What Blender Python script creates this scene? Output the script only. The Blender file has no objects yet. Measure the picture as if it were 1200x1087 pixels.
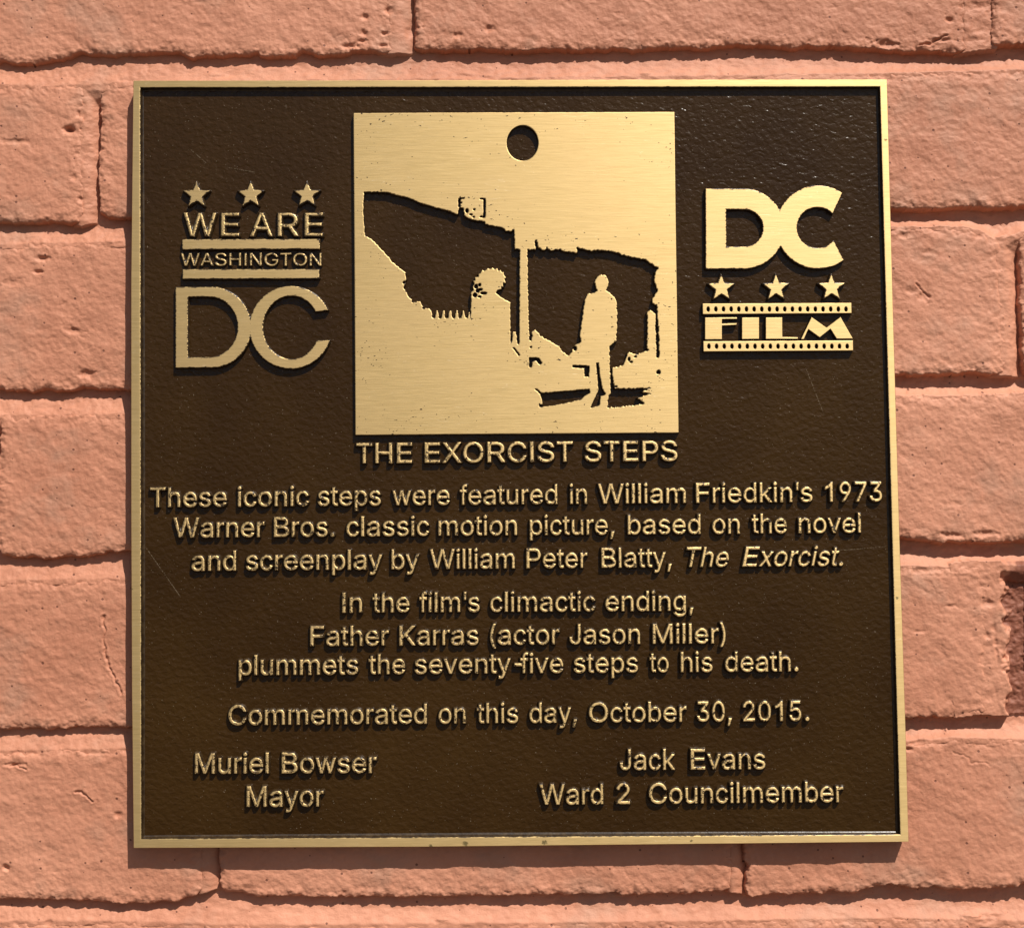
import bpy, math, random
import numpy as np
from mathutils import Matrix, Vector

sc = bpy.context.scene
COL = sc.collection
# ------------------------------------------------------------------ camera
CL = np.array([-0.009971, -0.543979, -0.030672])
CR = np.array([0.9998515, -0.0139537, -0.010116])
CD = np.array([-0.0093876, 0.0513149, -0.9986384])
CF = np.array([0.0144538, 0.998585, 0.0511763])
cam = bpy.data.cameras.new('camera')
cam.sensor_width = 36.0
cam.lens = 48.0
cam.clip_start = 0.01
cam.clip_end = 500.0
cam_o = bpy.data.objects.new('camera', cam)
m = Matrix.Identity(4)
for i in range(3):
    m[i][0] = CR[i]; m[i][1] = -CD[i]; m[i][2] = -CF[i]; m[i][3] = CL[i]
cam_o.matrix_world = m
COL.objects.link(cam_o)
sc.camera = cam_o

# ------------------------------------------------------------------ light
SUN = Vector((0.66, -1.0, 1.62)).normalized()          # towards the sun
elev = math.asin(SUN.z)
azim = math.atan2(SUN.x, SUN.y)                          # from +Y, clockwise
w = bpy.data.worlds.new("World")
sc.world = w
w.use_nodes = True
wn = w.node_tree
bg = wn.nodes['Background']
sky = wn.nodes.new('ShaderNodeTexSky')
sky.sky_type = 'NISHITA'
sky.sun_disc = False
sky.sun_elevation = elev
sky.sun_rotation = azim
sky.dust_density = 2.0
wn.links.new(sky.outputs[0], bg.inputs[0])
bg.inputs[1].default_value = 0.05
sun = bpy.data.lights.new('sun', 'SUN')
sun.energy = 5.0
sun.angle = math.radians(0.5)
sun.color = (1.0, 0.94, 0.85)
sun_o = bpy.data.objects.new('sun', sun)
sun_o.rotation_euler = SUN.to_track_quat('Z', 'Y').to_euler()
COL.objects.link(sun_o)
sc.view_settings.view_transform = 'Standard'
sc.view_settings.look = 'None'
sc.view_settings.exposure = 0.2
sc.view_settings.gamma = 1.0

# ------------------------------------------------------------------ helpers (all shapes in millimetres on the wall: x right, z up, h towards the viewer)
MM = 0.001
FOC = 1600.0
def P(px, py, h=0.0):
    """where the line of sight through a photo pixel meets the plane h mm in front of the wall -> (x, z) in mm"""
    px = np.asarray(px, float); py = np.asarray(py, float)
    a = (px - 600.0) / FOC; b = (py - 543.5) / FOC
    d = [CF[i] + a * CR[i] + b * CD[i] for i in range(3)]
    t = (-h * MM - CL[1]) / d[1]
    return np.stack([(CL[0] + t * d[0]) * 1000, (CL[2] + t * d[2]) * 1000], -1)

def PL(pts, h):
    a = np.array(pts, float)
    return P(a[:, 0], a[:, 1], h)

def tag(o, label=None, cat=None, kind=None, group=None):
    if label: o['label'] = label
    if cat: o['category'] = cat
    if kind: o['kind'] = kind
    if group: o['group'] = group
    return o

def empty(name, parent=None, loc=(0, 0, 0)):
    o = bpy.data.objects.new(name, None)
    o.empty_display_size = 0.01
    o.location = loc
    o.parent = parent
    COL.objects.link(o)
    return o

def link(name, me, parent=None, loc=(0, 0, 0)):
    o = bpy.data.objects.new(name, me)
    o.location = loc
    o.parent = parent
    COL.objects.link(o)
    return o

def quad_mesh(name, co, quads, mat, attrs=None, smooth=True):
    me = bpy.data.meshes.new(name)
    n = len(quads)
    me.vertices.add(len(co))
    me.vertices.foreach_set('co', np.ascontiguousarray(co, np.float32).ravel())
    me.loops.add(4 * n)
    me.loops.foreach_set('vertex_index', np.ascontiguousarray(quads, np.int32).ravel())
    me.polygons.add(n)
    me.polygons.foreach_set('loop_start', np.arange(n, dtype=np.int32) * 4)
    me.update(calc_edges=True)
    me.validate()
    me.polygons.foreach_set('use_smooth', np.full(len(me.polygons), smooth))
    if attrs:
        for k, v in attrs.items():
            a = me.attributes.new(k, 'FLOAT', 'POINT')
            a.data.foreach_set('value', np.ascontiguousarray(v, np.float32).ravel())
    me.materials.append(mat)
    return me

def grid_mesh(name, X, Z, H, keep, mat, attrs=None):
    """height-field: X, Z, H are 2-D arrays in mm (rows go up in z), keep marks cells"""
    r, c = X.shape
    idx = np.arange(r * c).reshape(r, c)
    q = np.stack([idx[:-1, :-1], idx[:-1, 1:], idx[1:, 1:], idx[1:, :-1]], -1)[keep]
    used = np.zeros(r * c, bool); used[q.ravel()] = True
    remap = np.cumsum(used) - 1
    co = np.stack([X.ravel(), -H.ravel(), Z.ravel()], -1)[used] * MM
    at = {k: v.ravel()[used] for k, v in attrs.items()} if attrs else None
    return quad_mesh(name, co, remap[q], mat, at)

def cells(mask):
    return mask[:-1, :-1] | mask[1:, :-1] | mask[:-1, 1:] | mask[1:, 1:]

# ---- noise
def _hash(ix, iy, seed):
    h = (ix.astype(np.int64) * 374761393 + iy.astype(np.int64) * 668265263 + seed * 974711) & 0xffffffff
    h = ((h ^ (h >> 13)) * 1274126177) & 0xffffffff
    h = ((h ^ (h >> 16)) * 2246822519) & 0xffffffff
    return h ^ (h >> 15)

def perlin(x, y, seed=0):
    x0 = np.floor(x); y0 = np.floor(y)
    fx = x - x0; fy = y - y0
    u = fx * fx * fx * (fx * (fx * 6 - 15) + 10); v = fy * fy * fy * (fy * (fy * 6 - 15) + 10)
    def g(dx, dy):
        a = _hash(x0 + dx, y0 + dy, seed) * (2 * math.pi / 4294967296.0)
        return np.cos(a) * (fx - dx) + np.sin(a) * (fy - dy)
    a = g(0, 0); b = g(1, 0); c = g(0, 1); d = g(1, 1)
    return (a * (1 - u) + b * u) * (1 - v) + (c * (1 - u) + d * u) * v

def fbm(x, y, size, seed=0, oct=3, gain=0.5):
    s = 0; a = 1.0
    for i in range(oct):
        s = s + a * perlin(x / size + 13.7 * i, y / size - 7.1 * i, seed + i)
        size = size / 2.03; a *= gain
    return s

# ---- signed distance to a set of closed loops (union by non-zero winding)
def seg_sdf(loops, X, Z, union=True, chunk=4000):
    A = []; B = []
    for l in loops:
        l = np.asarray(l, float)
        A.append(l); B.append(np.roll(l, -1, 0))
    A = np.concatenate(A); B = np.concatenate(B)
    L = np.hypot(*(B - A).T); k = L > 1e-9; A = A[k]; B = B[k]; L = L[k]
    def wind(px, pz):
        out = np.zeros(px.shape, int)
        for i in range(0, len(px), chunk):
            x = px[i:i + chunk, None]; z = pz[i:i + chunk, None]
            up = (A[None, :, 1] <= z) & (B[None, :, 1] > z)
            dn = (A[None, :, 1] > z) & (B[None, :, 1] <= z)
            cr = (B[:, 0] - A[:, 0])[None] * (z - A[None, :, 1]) - (x - A[None, :, 0]) * (B[:, 1] - A[:, 1])[None]
            out[i:i + chunk] = (up & (cr > 0)).sum(1) - (dn & (cr < 0)).sum(1)
        return out
    if union:
        n = np.stack([-(B - A)[:, 1], (B - A)[:, 0]], -1) / L[:, None] * 0.004
        M = (A + B) / 2
        w1 = wind(M[:, 0] + n[:, 0], M[:, 1] + n[:, 1]) != 0
        w2 = wind(M[:, 0] - n[:, 0], M[:, 1] - n[:, 1]) != 0
        kk = w1 != w2
        DA, DB = A[kk], B[kk]
    else:
        DA, DB = A, B
    px = X.ravel(); pz = Z.ravel()
    dist = np.empty(px.shape)
    E = DB - DA; E2 = (E ** 2).sum(1)
    for i in range(0, len(px), chunk):
        rx = px[i:i + chunk, None] - DA[None, :, 0]; rz = pz[i:i + chunk, None] - DA[None, :, 1]
        t = np.clip((rx * E[:, 0] + rz * E[:, 1]) / E2, 0, 1)
        rx = rx - t * E[:, 0]; rz = rz - t * E[:, 1]
        dist[i:i + chunk] = np.sqrt((rx * rx + rz * rz).min(1))
    ins = wind(px, pz) != 0
    return np.where(ins, -dist, dist).reshape(X.shape)

def relief(name, loops, mat, H, parent, step=0.25, round_in=0.12, run=0.4, warp=0.0, wsize=0.8, origin=None,
           sdf=None, seed=3, union=True, link_it=True, y0=0.0):
    """a raised casting: flat top, rounded shoulder, sloping side; the mesh sits on the field plane"""
    allp = np.concatenate([np.asarray(l, float) for l in loops])
    pad = run + 2 * step
    x0, z0 = allp.min(0) - pad; x1, z1 = allp.max(0) + pad
    X, Z = np.meshgrid(np.arange(x0, x1 + step, step), np.arange(z0, z1 + step, step))
    s = seg_sdf(loops, X, Z, union) if sdf is None else sdf(X, Z)
    if warp:
        s = s + warp * fbm(X, Z, wsize, seed, 2)
    t = np.clip((s + round_in) / (run + round_in), 0, 1)
    h = H * np.sqrt(np.clip(1 - t ** 2.2, 0, 1))
    h = np.where(s > run, -0.25, h) 
    keep = cells(s < run)
    cx, cz = ((x0 + x1) / 2, (z0 + z1) / 2) if origin is None else origin
    me = grid_mesh(name, X - cx, Z - cz, h, keep, mat, {'edge': s, 'height': h})
    if not link_it: return me
    return link(name, me, parent, (cx * MM, y0, cz * MM))

# ------------------------------------------------------------------ materials
def nodes(name):
    mt = bpy.data.materials.new(name); mt.use_nodes = True
    nt = mt.node_tree
    return mt, nt, nt.nodes['Principled BSDF'], nt.nodes['Material Output']

def N(nt, kind, ins=None, **kw):
    n = nt.nodes.new(kind)
    for k, v in kw.items(): setattr(n, k, v)
    for k, v in (ins or {}).items():
        if isinstance(v, bpy.types.NodeSocket): nt.links.new(v, n.inputs[k])
        else: n.inputs[k].default_value = v
    return n

def math_(nt, op, a, b=None, c=None, clamp=False):
    n = nt.nodes.new('ShaderNodeMath'); n.operation = op; n.use_clamp = clamp
    for i, v in enumerate((a, b, c)):
        if v is None: continue
        if isinstance(v, bpy.types.NodeSocket): nt.links.new(v, n.inputs[i])
        else: n.inputs[i].default_value = v
    return n.outputs[0]

def mixc(nt, f, a, b):
    n = nt.nodes.new('ShaderNodeMix'); n.data_type = 'RGBA'
    for s, v in ((n.inputs[0], f), (n.inputs[6], a), (n.inputs[7], b)):
        if isinstance(v, bpy.types.NodeSocket): nt.links.new(v, s)
        else: s.default_value = v if not isinstance(v, tuple) or len(v) == 4 else (*v, 1)
    return n.outputs[2]

def ramp(nt, f, lo, hi):
    n = N(nt, 'ShaderNodeMapRange', {'Value': f, 'From Min': lo, 'From Max': hi}); n.clamp = True
    return n.outputs[0]

def world_pos(nt, scale=(1, 1, 1), rot=(0, 0, 0)):
    g = nt.nodes.new('ShaderNodeNewGeometry')
    mp = N(nt, 'ShaderNodeMapping', {'Vector': g.outputs['Position'], 'Scale': scale, 'Rotation': rot})
    return mp.outputs[0]

def noise(nt, vec, scale, detail=2.0, rough=0.5, dist=0.0):
    return N(nt, 'ShaderNodeTexNoise', {'Vector': vec, 'Scale': scale, 'Detail': detail, 'Roughness': rough, 'Distortion': dist}).outputs[0]

DARK = (0.020, 0.010, 0.003)
def brass(name, thr, amp, patch=0.0, bst=0.22, stains=(), brush=(1, 1, 14), rot=(0, 0, 0), specks=False):
    mt, nt, bs, out = nodes(name)
    pos = world_pos(nt)
    streak = noise(nt, world_pos(nt, (brush[0] * 90, 60, brush[2] * 160), rot), 1.0, 3.0, 0.65)
    fine = noise(nt, world_pos(nt, (brush[0] * 260, 60, brush[2] * 420), rot), 1.0, 2.0, 0.6)
    broad = noise(nt, pos, 22.0, 3.0, 0.6)
    c1 = mixc(nt, ramp(nt, streak, 0.3, 0.7), (0.61, 0.445, 0.198), (0.74, 0.55, 0.262))
    c2 = mixc(nt, ramp(nt, broad, 0.35, 0.7), c1, mixc(nt, 0.5, c1, (0.70, 0.51, 0.25)))
    # lacquer left where the sanding did not reach
    tooth = noise(nt, world_pos(nt, (450, 300, 2600), rot), 1.0, 2.0, 0.6)
    edge = N(nt, 'ShaderNodeAttribute', attribute_name='edge').outputs['Fac']
    e = math_(nt, 'ADD', edge, math_(nt, 'MULTIPLY', math_(nt, 'SUBTRACT', tooth, 0.5), amp))
    gold = ramp(nt, e, thr + 0.05, thr - 0.05)
    if patch:
        pn = noise(nt, pos, 900.0, 3.0, 0.65)
        gold = math_(nt, 'MULTIPLY', gold, ramp(nt, pn, 0.30 + patch * 0.2, 0.36 + patch * 0.2))
    if specks:
        sp = noise(nt, world_pos(nt, (700, 300, 1300)), 1.0, 1.0, 0.5)
        near = ramp(nt, edge, -22.0, -1.5)
        lim = math_(nt, 'SUBTRACT', 0.81, math_(nt, 'MULTIPLY', near, 0.075))
        big = noise(nt, pos, 60.0, 2.0, 0.5)
        lim = math_(nt, 'ADD', lim, math_(nt, 'MULTIPLY', math_(nt, 'SUBTRACT', 0.55, big), 0.25))
        d = math_(nt, 'SUBTRACT', sp, lim)
        gold = math_(nt, 'MULTIPLY', gold, ramp(nt, d, 0.01, -0.01))
    # a few wandering scratches
    sc1 = noise(nt, world_pos(nt, (50, 50, 700), (0, 0.6, 0)), 1.0, 1.0, 0.5)
    scr = ramp(nt, math_(nt, 'ABSOLUTE', math_(nt, 'SUBTRACT', sc1, 0.5)), 0.004, 0.0)
    scr = math_(nt, 'MULTIPLY', scr, ramp(nt, noise(nt, pos, 75.0, 1.0), 0.50, 0.58))
    c2 = mixc(nt, math_(nt, 'MULTIPLY', scr, 0.5), c2, (0.95, 0.80, 0.55))
    if stains:
        g_ = nt.nodes.new('ShaderNodeNewGeometry')
        s_ = N(nt, 'ShaderNodeSeparateXYZ', {'Vector': g_.outputs['Position']})
        for (x_, z_, r_) in stains:
            dx_ = math_(nt, 'SUBTRACT', s_.outputs[0], x_); dz_ = math_(nt, 'SUBTRACT', s_.outputs[2], z_)
            dd_ = math_(nt, 'SQRT', math_(nt, 'ADD', math_(nt, 'MULTIPLY', dx_, dx_), math_(nt, 'MULTIPLY', math_(nt, 'MULTIPLY', dz_, dz_), 2.0)))
            dd_ = math_(nt, 'ADD', dd_, math_(nt, 'MULTIPLY', math_(nt, 'SUBTRACT', noise(nt, pos, 1500.0, 2.0), 0.5), 0.0022))
            c2 = mixc(nt, math_(nt, 'MULTIPLY', ramp(nt, dd_, r_ * 1.25, r_ * 0.7), 0.75), c2, (0.10, 0.085, 0.035))
    br_h = math_(nt, 'ADD', math_(nt, 'MULTIPLY', streak, 0.6), math_(nt, 'MULTIPLY', fine, 0.5))
    bump = N(nt, 'ShaderNodeBump', {'Strength': bst, 'Distance': 0.0002, 'Height': br_h})
    nt.links.new(c2, bs.inputs['Base Color'])
    bs.inputs['Metallic'].default_value = 0.97
    rr = N(nt, 'ShaderNodeMapRange', {'Value': fine, 'From Min': 0.3, 'From Max': 0.7, 'To Min': 0.53, 'To Max': 0.61}).outputs[0]
    nt.links.new(rr, bs.inputs['Roughness'])
    # brushed from side to side: highlights stretch up and down
    bs.inputs['Anisotropic'].default_value = 0.5
    tg = N(nt, 'ShaderNodeCombineXYZ', {'Z': 1.0})
    nt.links.new(tg.outputs[0], bs.inputs['Tangent'])
    nt.links.new(bump.outputs[0], bs.inputs['Normal'])
    dk = nt.nodes.new('ShaderNodeBsdfPrincipled')
    dn = noise(nt, pos, 1500.0, 2.0)
    nt.links.new(mixc(nt, ramp(nt, noise(nt, pos, 500.0, 2.0), 0.4, 0.7), DARK, (0.05, 0.03, 0.012)), dk.inputs['Base Color'])
    dk.inputs['Roughness'].default_value = 0.36
    dk.inputs['Specular IOR Level'].default_value = 0.55
    nt.links.new(N(nt, 'ShaderNodeBump', {'Strength': 0.25, 'Distance': 0.0002, 'Height': dn}).outputs[0], dk.inputs['Normal'])
    mx = nt.nodes.new('ShaderNodeMixShader')
    nt.links.new(gold, mx.inputs[0]); nt.links.new(dk.outputs[0], mx.inputs[1]); nt.links.new(bs.outputs[0], mx.inputs[2])
    nt.links.new(mx.outputs[0], out.inputs[0])
    return mt

M_panel = brass('brushed_brass_panel', -0.10, 0.55, specks=True)
M_logo = brass('brushed_brass_emblem', -0.16, 1.6)
M_fine = brass('brushed_brass_film_strip', -0.03, 0.3)
M_letter = brass('worn_brass_letter', -0.06, 0.9, patch=0.45, brush=(6, 1, 6))
M_border = brass('brushed_brass_border', -0.14, 0.9, bst=0.12,
                 stains=[(*(float(v) * MM for v in P(*p_, 5.0)), r_) for p_, r_ in (((545, 988), .0012), ((638, 986.5), .0010), ((505, 991), .0007), ((1038, 164), .0007), ((1051, 700), .0006), ((810, 985), .0007), ((153, 690), .0006))])

def lacquer():
    mt, nt, bs, out = nodes('dark_bronze_lacquer')
    pos = world_pos(nt)
    a = noise(nt, world_pos(nt, (380, 340, 520), (0, 0.5, 0)), 1.0, 2.0, 0.45, 0.3)
    b = noise(nt, pos, 1400.0, 2.0, 0.5)
    big = noise(nt, pos, 14.0, 3.0, 0.6)
    cc = mixc(nt, ramp(nt, big, 0.35, 0.7), (0.027, 0.0115, 0.0014), (0.040, 0.0185, 0.0028))
    # pale dust specks and two old scuffs
    sp = ramp(nt, noise(nt, pos, 1900.0, 0.0), 0.83, 0.87)
    cc = mixc(nt, math_(nt, 'MULTIPLY', sp, 0.6), cc, (0.22, 0.18, 0.13))
    g = nt.nodes.new('ShaderNodeNewGeometry')
    sx = N(nt, 'ShaderNodeSeparateXYZ', {'Vector': g.outputs['Position']})
    for (x0, z0, x1, z1) in SCRATCH:
        dx, dz = x1 - x0, z1 - z0; L = math.hypot(dx, dz); ux, uz = dx / L, dz / L
        rx = math_(nt, 'SUBTRACT', sx.outputs[0], x0); rz = math_(nt, 'SUBTRACT', sx.outputs[2], z0)
        al = math_(nt, 'ADD', math_(nt, 'MULTIPLY', rx, ux), math_(nt, 'MULTIPLY', rz, uz))
        ac = math_(nt, 'ABSOLUTE', math_(nt, 'ADD', math_(nt, 'MULTIPLY', rx, -uz), math_(nt, 'MULTIPLY', rz, ux)))
        f = math_(nt, 'MULTIPLY', ramp(nt, ac, 0.00022, 0.00004), ramp(nt, math_(nt, 'ABSOLUTE', math_(nt, 'SUBTRACT', al, L / 2)), L / 2, L / 2 - 0.0015))
        f = math_(nt, 'MULTIPLY', f, ramp(nt, noise(nt, pos, 2500.0, 1.0), 0.42, 0.55))
        cc = mixc(nt, math_(nt, 'MULTIPLY', f, 0.35), cc, (0.32, 0.26, 0.18))
    nt.links.new(cc, bs.inputs['Base Color'])
    bs.inputs['Roughness'].default_value = 0.26
    bs.inputs['Specular IOR Level'].default_value = 0.30
    hh = math_(nt, 'ADD', math_(nt, 'MULTIPLY', a, 1.0), math_(nt, 'MULTIPLY', b, 0.10))
    nt.links.new(N(nt, 'ShaderNodeBump', {'Strength': 0.68, 'Distance': 0.0007, 'Height': hh}).outputs[0], bs.inputs['Normal'])
    return mt

def _pt(px, py):
    q = P(px, py, 3.1) * MM
    return float(q[0]), float(q[1])
SCRATCH = [(*_pt(222, 174), *_pt(245, 194)), (*_pt(266, 196), *_pt(300, 202)), (*_pt(944, 430), *_pt(966, 486)),
           (*_pt(170, 640), *_pt(212, 700)), (*_pt(160, 610), *_pt(170, 627)), (*_pt(980, 645), *_pt(1040, 640))]
M_field = lacquer()

def paint():
    mt, nt, bs, out = nodes('salmon_masonry_paint')
    pos = world_pos(nt)
    n1 = noise(nt, pos, 9.0, 4.0, 0.6)
    n2 = noise(nt, pos, 60.0, 4.0, 0.65)
    n3 = noise(nt, pos, 420.0, 3.0, 0.6)
    c = mixc(nt, ramp(nt, n1, 0.35, 0.65), (0.465, 0.192, 0.113), (0.57, 0.255, 0.158))
    c = mixc(nt, math_(nt, 'MULTIPLY', ramp(nt, n2, 0.45, 0.8), 0.35), c, (0.33, 0.128, 0.075))
    c = mixc(nt, math_(nt, 'MULTIPLY', ramp(nt, n3, 0.5, 0.85), 0.25), c, (0.66, 0.34, 0.215))
    gr = noise(nt, pos, 26.0, 4.0, 0.7)
    c = mixc(nt, math_(nt, 'MULTIPLY', ramp(nt, gr, 0.52, 0.68), 0.55), c, (0.42, 0.235, 0.16))
    # darker red-brown in deep pits and the broken joint
    dp = N(nt, 'ShaderNodeAttribute', attribute_name='pit').outputs['Fac']
    pm = ramp(nt, math_(nt, 'ADD', dp, math_(nt, 'MULTIPLY', n3, 0.5)), 0.75, 1.1)
    c = mixc(nt, math_(nt, 'MULTIPLY', pm, 0.75), c, (0.14, 0.036, 0.020))
    # pinholes in the paint
    sp_ = N(nt, 'ShaderNodeSeparateXYZ', {'Vector': pos})
    cb_ = N(nt, 'ShaderNodeCombineXYZ', {'X': sp_.outputs[0], 'Y': sp_.outputs[2]})
    vo = N(nt, 'ShaderNodeTexVoronoi', {'Vector': cb_.outputs[0], 'Scale': 170.0, 'Randomness': 1.0}, feature='F1', voronoi_dimensions='2D')
    rnd = N(nt, 'ShaderNodeSeparateColor', {'Color': vo.outputs['Color']}).outputs[0]
    size = math_(nt, 'MULTIPLY', ramp(nt, rnd, 0.72, 1.0), 0.085)
    hole = ramp(nt, math_(nt, 'SUBTRACT', vo.outputs['Distance'], size), 0.012, -0.012)
    hole = math_(nt, 'MULTIPLY', hole, math_(nt, 'GREATER_THAN', rnd, 0.74))
    c = mixc(nt, math_(nt, 'MULTIPLY', hole, 0.8), c, (0.12, 0.04, 0.025))
    nt.links.new(c, bs.inputs['Base Color'])
    bs.inputs['Roughness'].default_value = 0.62
    bs.inputs['Specular IOR Level'].default_value = 0.35
    g1 = noise(nt, world_pos(nt, (260, 260, 380), (0, -0.6, 0)), 1.0, 4.0, 0.62, 0.15)
    g2 = noise(nt, pos, 1600.0, 3.0, 0.6)
    hh = math_(nt, 'ADD', math_(nt, 'MULTIPLY', g1, 1.0), math_(nt, 'MULTIPLY', g2, 0.35))
    hh = math_(nt, 'SUBTRACT', hh, math_(nt, 'MULTIPLY', hole, 1.0))
    nt.links.new(N(nt, 'ShaderNodeBump', {'Strength': 0.45, 'Distance': 0.0007, 'Height': hh}).outputs[0], bs.inputs['Normal'])
    return mt
M_paint = paint()

# ------------------------------------------------------------------ unseen ground sheet, added to throw warm light back up the wall
gm, gnt, gbs, gout = nodes('warm_bounce_ground')
gp = world_pos(gnt)
gnt.links.new(mixc(gnt, ramp(gnt, noise(gnt, gp, 3.0, 4.0), .3, .7), (0.080, 0.055, 0.040), (0.12, 0.085, 0.062)), gbs.inputs['Base Color'])
gbs.inputs['Roughness'].default_value = 0.9
gme = bpy.data.meshes.new('ground')
gme.from_pydata([(-60, .1, -1.45), (-60, -60, -1.45), (60, -60, -1.45), (60, .1, -1.45)], [], [(0, 1, 2, 3)])
gme.materials.append(gm)
tag(link('ground', gme), kind='structure')

# ------------------------------------------------------------------ the painted brick wall
def curve(pts):
    q = PL(pts, 0)
    return lambda x: np.interp(x, q[:, 0], q[:, 1])

# lower edge of the bricks above each bed joint, upper edge of the bricks below it, depth of the joint (left, right)
J = []
J.append((curve([(-400, -122), (1700, -135)]), curve([(-400, -95), (1700, -108)]), 2.5, 3.0))
J.append((curve([(-400, 76), (0, 72), (40, 73), (72, 68), (92, 59), (115, 62), (135, 64), (165, 61), (205, 58), (222, 66), (300, 64), (400, 62), (412, 57), (450, 60), (500, 56), (600, 58), (700, 56), (900, 51), (1000, 54), (1100, 58), (1118, 60), (1150, 55), (1200, 50), (1700, 48)]),
          curve([(-400, 103), (0, 98), (60, 99), (150, 95), (600, 90), (1040, 84), (1200, 80), (1700, 74)]), 2.3, 3.2))
J.append((curve([(-400, 262), (0, 260), (60, 260), (95, 262), (112, 256), (150, 255), (600, 250), (1040, 243), (1120, 242), (1200, 241), (1700, 235)]),
          curve([(-400, 290), (0, 285), (150, 282), (1040, 264), (1130, 264), (1150, 268), (1170, 281), (1200, 270), (1700, 262)]), 2.3, 4.2))
J.append((curve([(-400, 460), (0, 456), (60, 457), (100, 452), (150, 456), (1050, 437), (1120, 436), (1200, 438), (1700, 430)]),
          curve([(-400, 490), (0, 486), (150, 484), (1050, 463), (1150, 462), (1200, 460), (1700, 452)]), 2.9, 4.2))
J.append((curve([(-400, 655), (0, 652), (50, 653), (100, 650), (140, 646), (1060, 628), (1100, 635), (1200, 633), (1700, 626)]),
          curve([(-400, 685), (0, 680), (150, 677), (1060, 662), (1110, 664), (1140, 660), (1200, 662), (1700, 655)]), 2.4, 4.6))
J.append((curve([(-400, 858), (0, 855), (60, 854), (90, 850), (150, 853), (1065, 842), (1110, 841), (1150, 835), (1170, 837), (1200, 835), (1700, 828)]),
          curve([(-400, 885), (0, 880), (150, 877), (1065, 868), (1120, 864), (1200, 866), (1700, 860)]), 2.0, 4.2))
J.append((curve([(-400, 1058), (0, 1053), (60, 1054), (100, 1056), (150, 1060), (200, 1057), (230, 1048), (250, 1041), (262, 1046), (300, 1050), (400, 1052), (600, 1050), (800, 1048), (860, 1044), (880, 1050), (950, 1047), (1000, 1046), (1045, 1036), (1075, 1040), (1150, 1043), (1200, 1038), (1700, 1030)]),
          curve([(-400, 1086), (0, 1080), (100, 1079), (300, 1084), (600, 1082), (900, 1078), (1050, 1076), (1200, 1079), (1700, 1075)]), 2.6, 3.8))
J.append((curve([(-400, 1250), (1700, 1225)]), curve([(-400, 1278), (1700, 1255)]), 2.5, 3.0))

BR = [  # (course, left px, right px)
    (0, -200, 462), (0, 485, 1138), (0, 1162, 1640),
    (1, -350, 97), (1, 116, 760), (1, 780, 1420),
    (2, -105, 540), (2, 560, 1178), (2, 1199, 1640),
    (3, -350, -24), (3, -3, 640), (3, 662, 1300),
    (4, -105, 540), (4, 560, 1160), (4, 1214, 1640),
    (5, -350, 240), (5, 256, 860), (5, 873, 1500),
    (6, -105, 520), (6, 540, 1143), (6, 1168, 1640),
]
ROWY = [-20, 175, 370, 565, 765, 960, 1160]
DENT = [  # px x, y, radius x, radius y, depth mm
    (80, 151, 6, 4, 2.0), (18, 165, 15, 3, .6), (48, 302, 7, 3, 1.3), (45, 318, 6, 2, 1), (85, 387, 9, 3, .7), (100, 437, 8, 4, 1.1),
    (80, 362, 8, 13, .5), (94, 133, 4, 4, .9), (98, 178, 5, 9, .5), (93, 233, 3, 3, .9), (85, 208, 3, 3, .7), (12, 330, 9, 4, .5),
    (272, 83, 9, 4, 1.1), (262, 88, 14, 2, .6), (15, 896, 10, 2, .8), (5, 1017, 4, 3, 1.3), (137, 955, 4, 3, .8), (55, 1083, 4, 3, 1.2), (28, 882, 20, 2, .6), (110, 882, 12, 2, .6),
    (456, 11, 5, 4, 1.4), (427, 19, 4, 3, .9), (426, 38, 4, 3, .9), (450, 38, 4, 2, .9), (410, 53, 8, 3, 1.1), (449, 52, 5, 2, 1), (423, 47, 5, 2, .8), (573, 33, 5, 3, .8), (536, 40, 6, 3, .8),
    (1115, 22, 4, 3, 1.1), (1042, 50, 12, 4, 1.2), (1104, 45, 12, 2, .8), (1145, 5, 14, 4, 1.0), (1150, 32, 6, 6, .7), (1140, 45, 10, 3, .7),
    (545, 88, 16, 3, 1.0), (570, 90, 12, 2, .8), (1160, 707, 7, 4, 1.6), (1166, 736, 3, 4, 1.4), (1158, 745, 3, 4, 1.2), (1168, 752, 2, 6, 1.3), (1170, 768, 2, 5, 1.2),
    (1153, 773, 5, 6, .8), (1160, 817, 9, 5, 1.1), (1115, 710, 7, 2, .5), (1080, 740, 7, 2, .5), (1175, 760, 5, 5, 1.2), (1080, 870, 7, 3, 1.4), (1066, 878, 4, 2, 1.1),
    (1162, 1078, 10, 4, 1.7), (992, 1078, 12, 4, 1.0), (1148, 276, 5, 3, .5), (1085, 347, 6, 5, .6), (1070, 340, 8, 3, .5), (1088, 295, 8, 3, .4),
    (1060, 275, 6, 3, .7), (1155, 625, 12, 3, .8), (1115, 627, 12, 3, 1.0), (1085, 668, 16, 3, .6), (1118, 590, 8, 3, .3), (485, 27, 5, 8, 1.0), (478, 38, 3, 6, 1.2),
]
CRACK = [([(121, 722), (121, 745), (121, 762), (125, 780), (133, 795), (140, 812)], 1.0, .6),
         ([(10, 898), (20, 896), (28, 903)], .9, .7), ([(88, 928), (100, 932), (110, 939)], 1.0, .7), 
         ([(1120, 880), (1140, 893), (1160, 896)], .8, .3), ([(1075, 332), (1084, 342), (1090, 347)], .9, .5),
         ([(1078, 51), (1095, 47), (1110, 40)], 1.2, .9)]
dents = [(P(x, y, 0), rx * .34, ry * .34, dp) for x, y, rx, ry, dp in DENT]
cracks = [(PL(p, 0), wd * .34, dp) for p, wd, dp in CRACK]

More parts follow.
